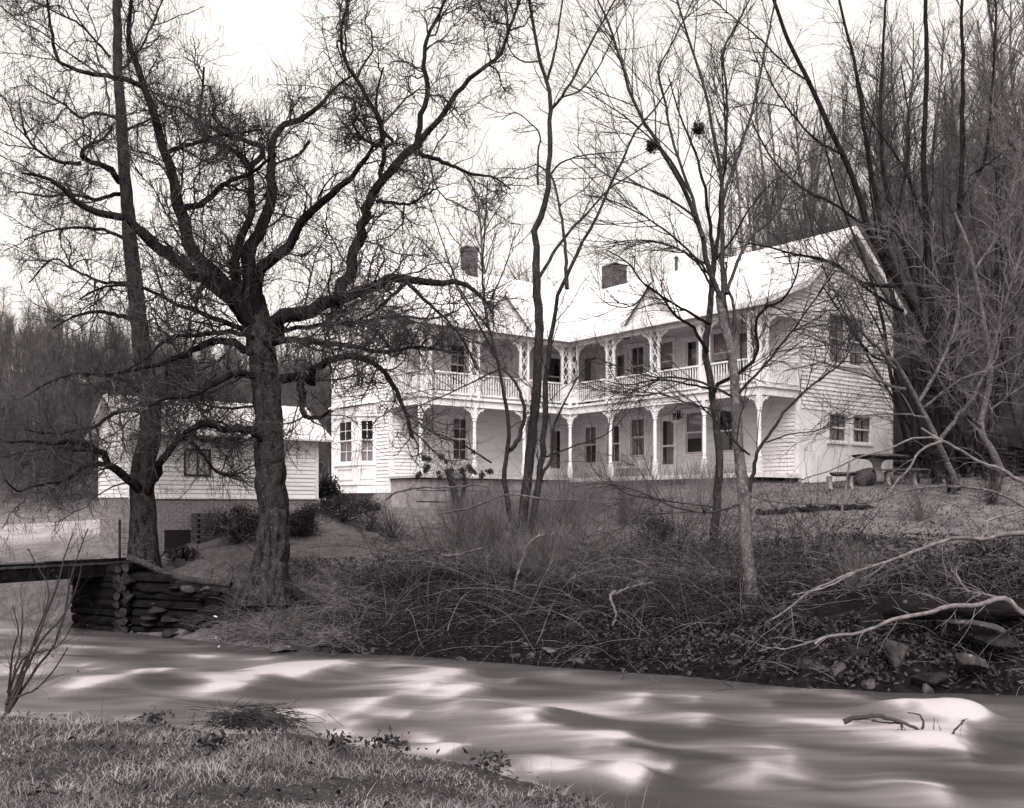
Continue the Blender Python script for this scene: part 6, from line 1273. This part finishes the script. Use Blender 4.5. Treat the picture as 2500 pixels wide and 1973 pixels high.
# ------------------------------------------------------------------ things round the house
def bench_like(label, px, py, Y, Lx, rz, hgt, name='stone_bench', cat='bench', m='moss', leg_m='concrete'):
    x = (px-CX)/FPX*Y; z = float(ground_z(x, Y)); o = empty(name, (x, Y, z), label, cat, rz=rz)
    me = rock_mesh('seat', Lx/2*1.55, .33, .085, int(px), 4, ICO3, .03); s = link('seat', me, M[m], o); s.location = (0, 0, hgt)
    for sx in (-1, 1):
        l = MB(); pr = [(-.16, 0), (.16, 0), (.10, .09), (.07, hgt*.5), (.12, hgt-.05), (-.12, hgt-.05), (-.07, hgt*.5), (-.10, .09)]; n_ = len(pr)
        l.poly([(sx*Lx*.33-.05, a, c) for a, c in pr]+[(sx*Lx*.33+.05, a, c) for a, c in pr], [tuple(range(n_))[::-1], tuple(range(n_, 2*n_))]+[(i, (i+1) % n_, (i+1) % n_+n_, i+n_) for i in range(n_)]); l.build('leg', M[leg_m], o)
    return o
bench_like('mossy concrete bench left of the stone table', 2050, 1170, 29.6, 1.0, .12, .44)
bench_like('mossy concrete bench right of the stone table', 2198, 1165, 30.2, 1.35, .18, .46)
x = (2141-CX)/FPX*30.8; z = float(ground_z(x, 30.8)); o = empty('stone_table', (x, 30.8, z), 'mossy concrete garden table on a flared pedestal beside the house wall', 'table')
tt = link('tabletop', rock_mesh('tabletop', 1.0, .62, .10, 8, 4, ICO3, .03), M['moss'], o); tt.location = (0, 0, .80)
MB().lathe([(.30, 0), (.30, .05), (.26, .08), (.17, .30), (.12, .48), (.15, .60), (.27, .72), (.28, .76)], 14).build('pedestal', M['concrete'], o, smooth=False)
x = (2098-CX)/FPX*30.2; z = float(ground_z(x, 30.2)); tag(link('stone_block', rock_mesh('stone_block', .5, .36, .46, 4, 6), M['rock']), 'weathered stone block between the table and the left bench', 'block').location = (x, 30.2, z+.25)
# dry stone wall at the foot of the thicket
w0 = (2185, 33.5); o = empty('dry_stone_wall', P(2330, 1160, 32), 'dark dry-stacked stone wall behind the garden table', 'wall'); ob_ = np.array(o.location); g = np.random.default_rng(4)
sms = [rock_mesh('stone', .5, .45, .5, 140+i, 7, ICO2, .05) for i in range(6)]
for m_ in sms: m_.materials.append(M['rock_dark'])
for row in range(7):
    s = g.uniform(-.2, 0)
    while s < 8.2:
        l = g.uniform(.3, .75); a = np.array([13.3, 33.2]); d = unit(np.array([1.0, -.22])); p = a+d*(s+l/2); z = float(ground_z(p[0], p[1]))
        t = link('stone', sms[int(g.integers(6))], None, o); t.location = (p[0]-ob_[0], p[1]-ob_[1]+.03*row, z+.06+row*.145-ob_[2]); t.scale = (l*1.25, .5, .19); t.rotation_euler = (0, g.uniform(-.06, .06), -.22+g.uniform(-.1, .1)); s += l
x_ = MB(); 
# stone curb ledge across the right lawn
g = np.random.default_rng(6); o = empty('stone_ledge', P(1950, 1232, 26.5), 'low dark ledge of earth and stones across the right lawn', 'ledge'); ob_ = np.array(o.location)
for i in range(34):
    px = 1850+i*8.2+g.uniform(-3, 3); Y = 26.4+g.uniform(-.15, .2); x = (px-CX)/FPX*Y; z = float(ground_z(x, Y)); t = link('stone', sms[int(g.integers(6))], None, o); t.location = (x-ob_[0], Y-ob_[1], z+.06-ob_[2]); t.scale = (g.uniform(.15, .4), .3, g.uniform(.14, .34)); t.rotation_euler = tuple(g.uniform(-.2, .2, 3))
# porch swing
sw = empty('porch_bench', hw(PD-.55, -1.75, ZF), 'white slatted bench on the porch under the curtained window', 'bench', rz=TH); 
for i in range(5): MB().box(.32-.0+.03*i, .34+.03*i, -.85, .85, .46+.085*i, .515+.085*i).build('back_slat', M['paint'], sw)
for i in range(5): MB().box(-.18+.1*i, -.10+.1*i, -.85, .85, .40, .425).build('seat_slat', M['paint'], sw)
for y in (-.86, .80):
    MB().box(.30, .36, y, y+.06, 0, .44).box(.36, .42, y, y+.06, .441, .92).build('rear_leg', M['paint'], sw); MB().box(-.2, -.14, y, y+.06, 0, .64).build('front_leg', M['paint'], sw); MB().box(-.22, .36, y-.01, y+.07, .641, .68).build('arm_rest', M['paint'], sw)
# hanging planter
hp = P(1655, 1028, 37.0); o = empty('hanging_planter', hp, 'white bowl planter hanging on cords under the porch beam', 'planter')
MB().lathe([(.05, -.16), (.17, -.12), (.24, -.02), (.25, .02), (.22, .02), (.2, -.03)], 14, cap=True).build('bowl', M['white'], o, smooth=False)
t = MB()
for i in range(3): a = i*2.094; t.bar((.23*math.cos(a), .23*math.sin(a), .02), (0, 0, .62), .02, .02)
t.build('cord', M['paint'], o); g = np.random.default_rng(3); me = leaves('plant', g.standard_normal((140, 3))*[.10, .10, .10]+[0, 0, .18], .06, M['evergreen'], flat=2, g=g); link('plant', me, M['evergreen'], o)
# small objects
t = P(978, 1168, 37.6); o = link('ridge_cap', MB().poly([(-.22,-.1,0),(.26,-.1,0),(.26,.1,0),(-.22,.1,0),(-.12,-.05,.42),(-.02,-.05,.42),(-.02,.05,.42),(-.12,.05,.42)], [(0,3,2,1),(4,5,6,7),(0,1,5,4),(1,2,6,5),(2,3,7,6),(3,0,4,7)]).mesh('ridge_cap'), M['concrete']); o.name = 'porch_wedge'; p = hw(XE+.35, .42, ZF); o.location = tuple(p); tag(o, 'grey wedge-shaped block standing at the left end of the porch floor', 'block')
c = P(612, 1410, 23.6); x, y = c[0], c[1]; z = float(ground_z(x, y)); o = tag(MB().box(-.24, .24, -.12, .12, 0, .16).box(-.27, .27, -.15, .15, .161, .19).build('wooden_step', M['plank']), 'low wooden block at the lawn edge left of the thick trunk', 'block'); o.location = (x, y, z+.05); o.rotation_euler = (0, .05, .2)
c = P(438, 1330, 26.2); z = float(ground_z(c[0], c[1])); o = tag(MB().box(-.13, .13, -.02, .02, 0, .24).build('leaning_board', M['plank']), 'grey board leaning beside the cellar opening of the outbuilding', 'board'); o.location = (c[0], c[1], z); o.rotation_euler = (-.4, .12, .4)
g = np.random.default_rng(17); x0, y0 = P(560, 1405, 23.4)[:2]
for i in range(9):
    px = 480+g.uniform(0, 130); Y = 23.2+g.uniform(-.5, 1.2); x = (px-CX)/FPX*Y; z = float(ground_z(x, Y)); q = walk(np.array([[0, 0, -.03]]), unit(np.array([[g.normal()*.12, g.normal()*.12, 1.]])), np.array([g.uniform(.25, .5)]), 5, .06, .05, g)
    o = link('weed_stalk', quads('weed_stalk', *tube_VF(q, np.linspace(.008, .014, 5)[None], 4)), M['twig_mid']); o.location = (x, Y, z); tag(o, 'dark dead weed stalk standing at the lawn edge left of the thick trunk', 'weed', 'dead stalks at the lawn edge')
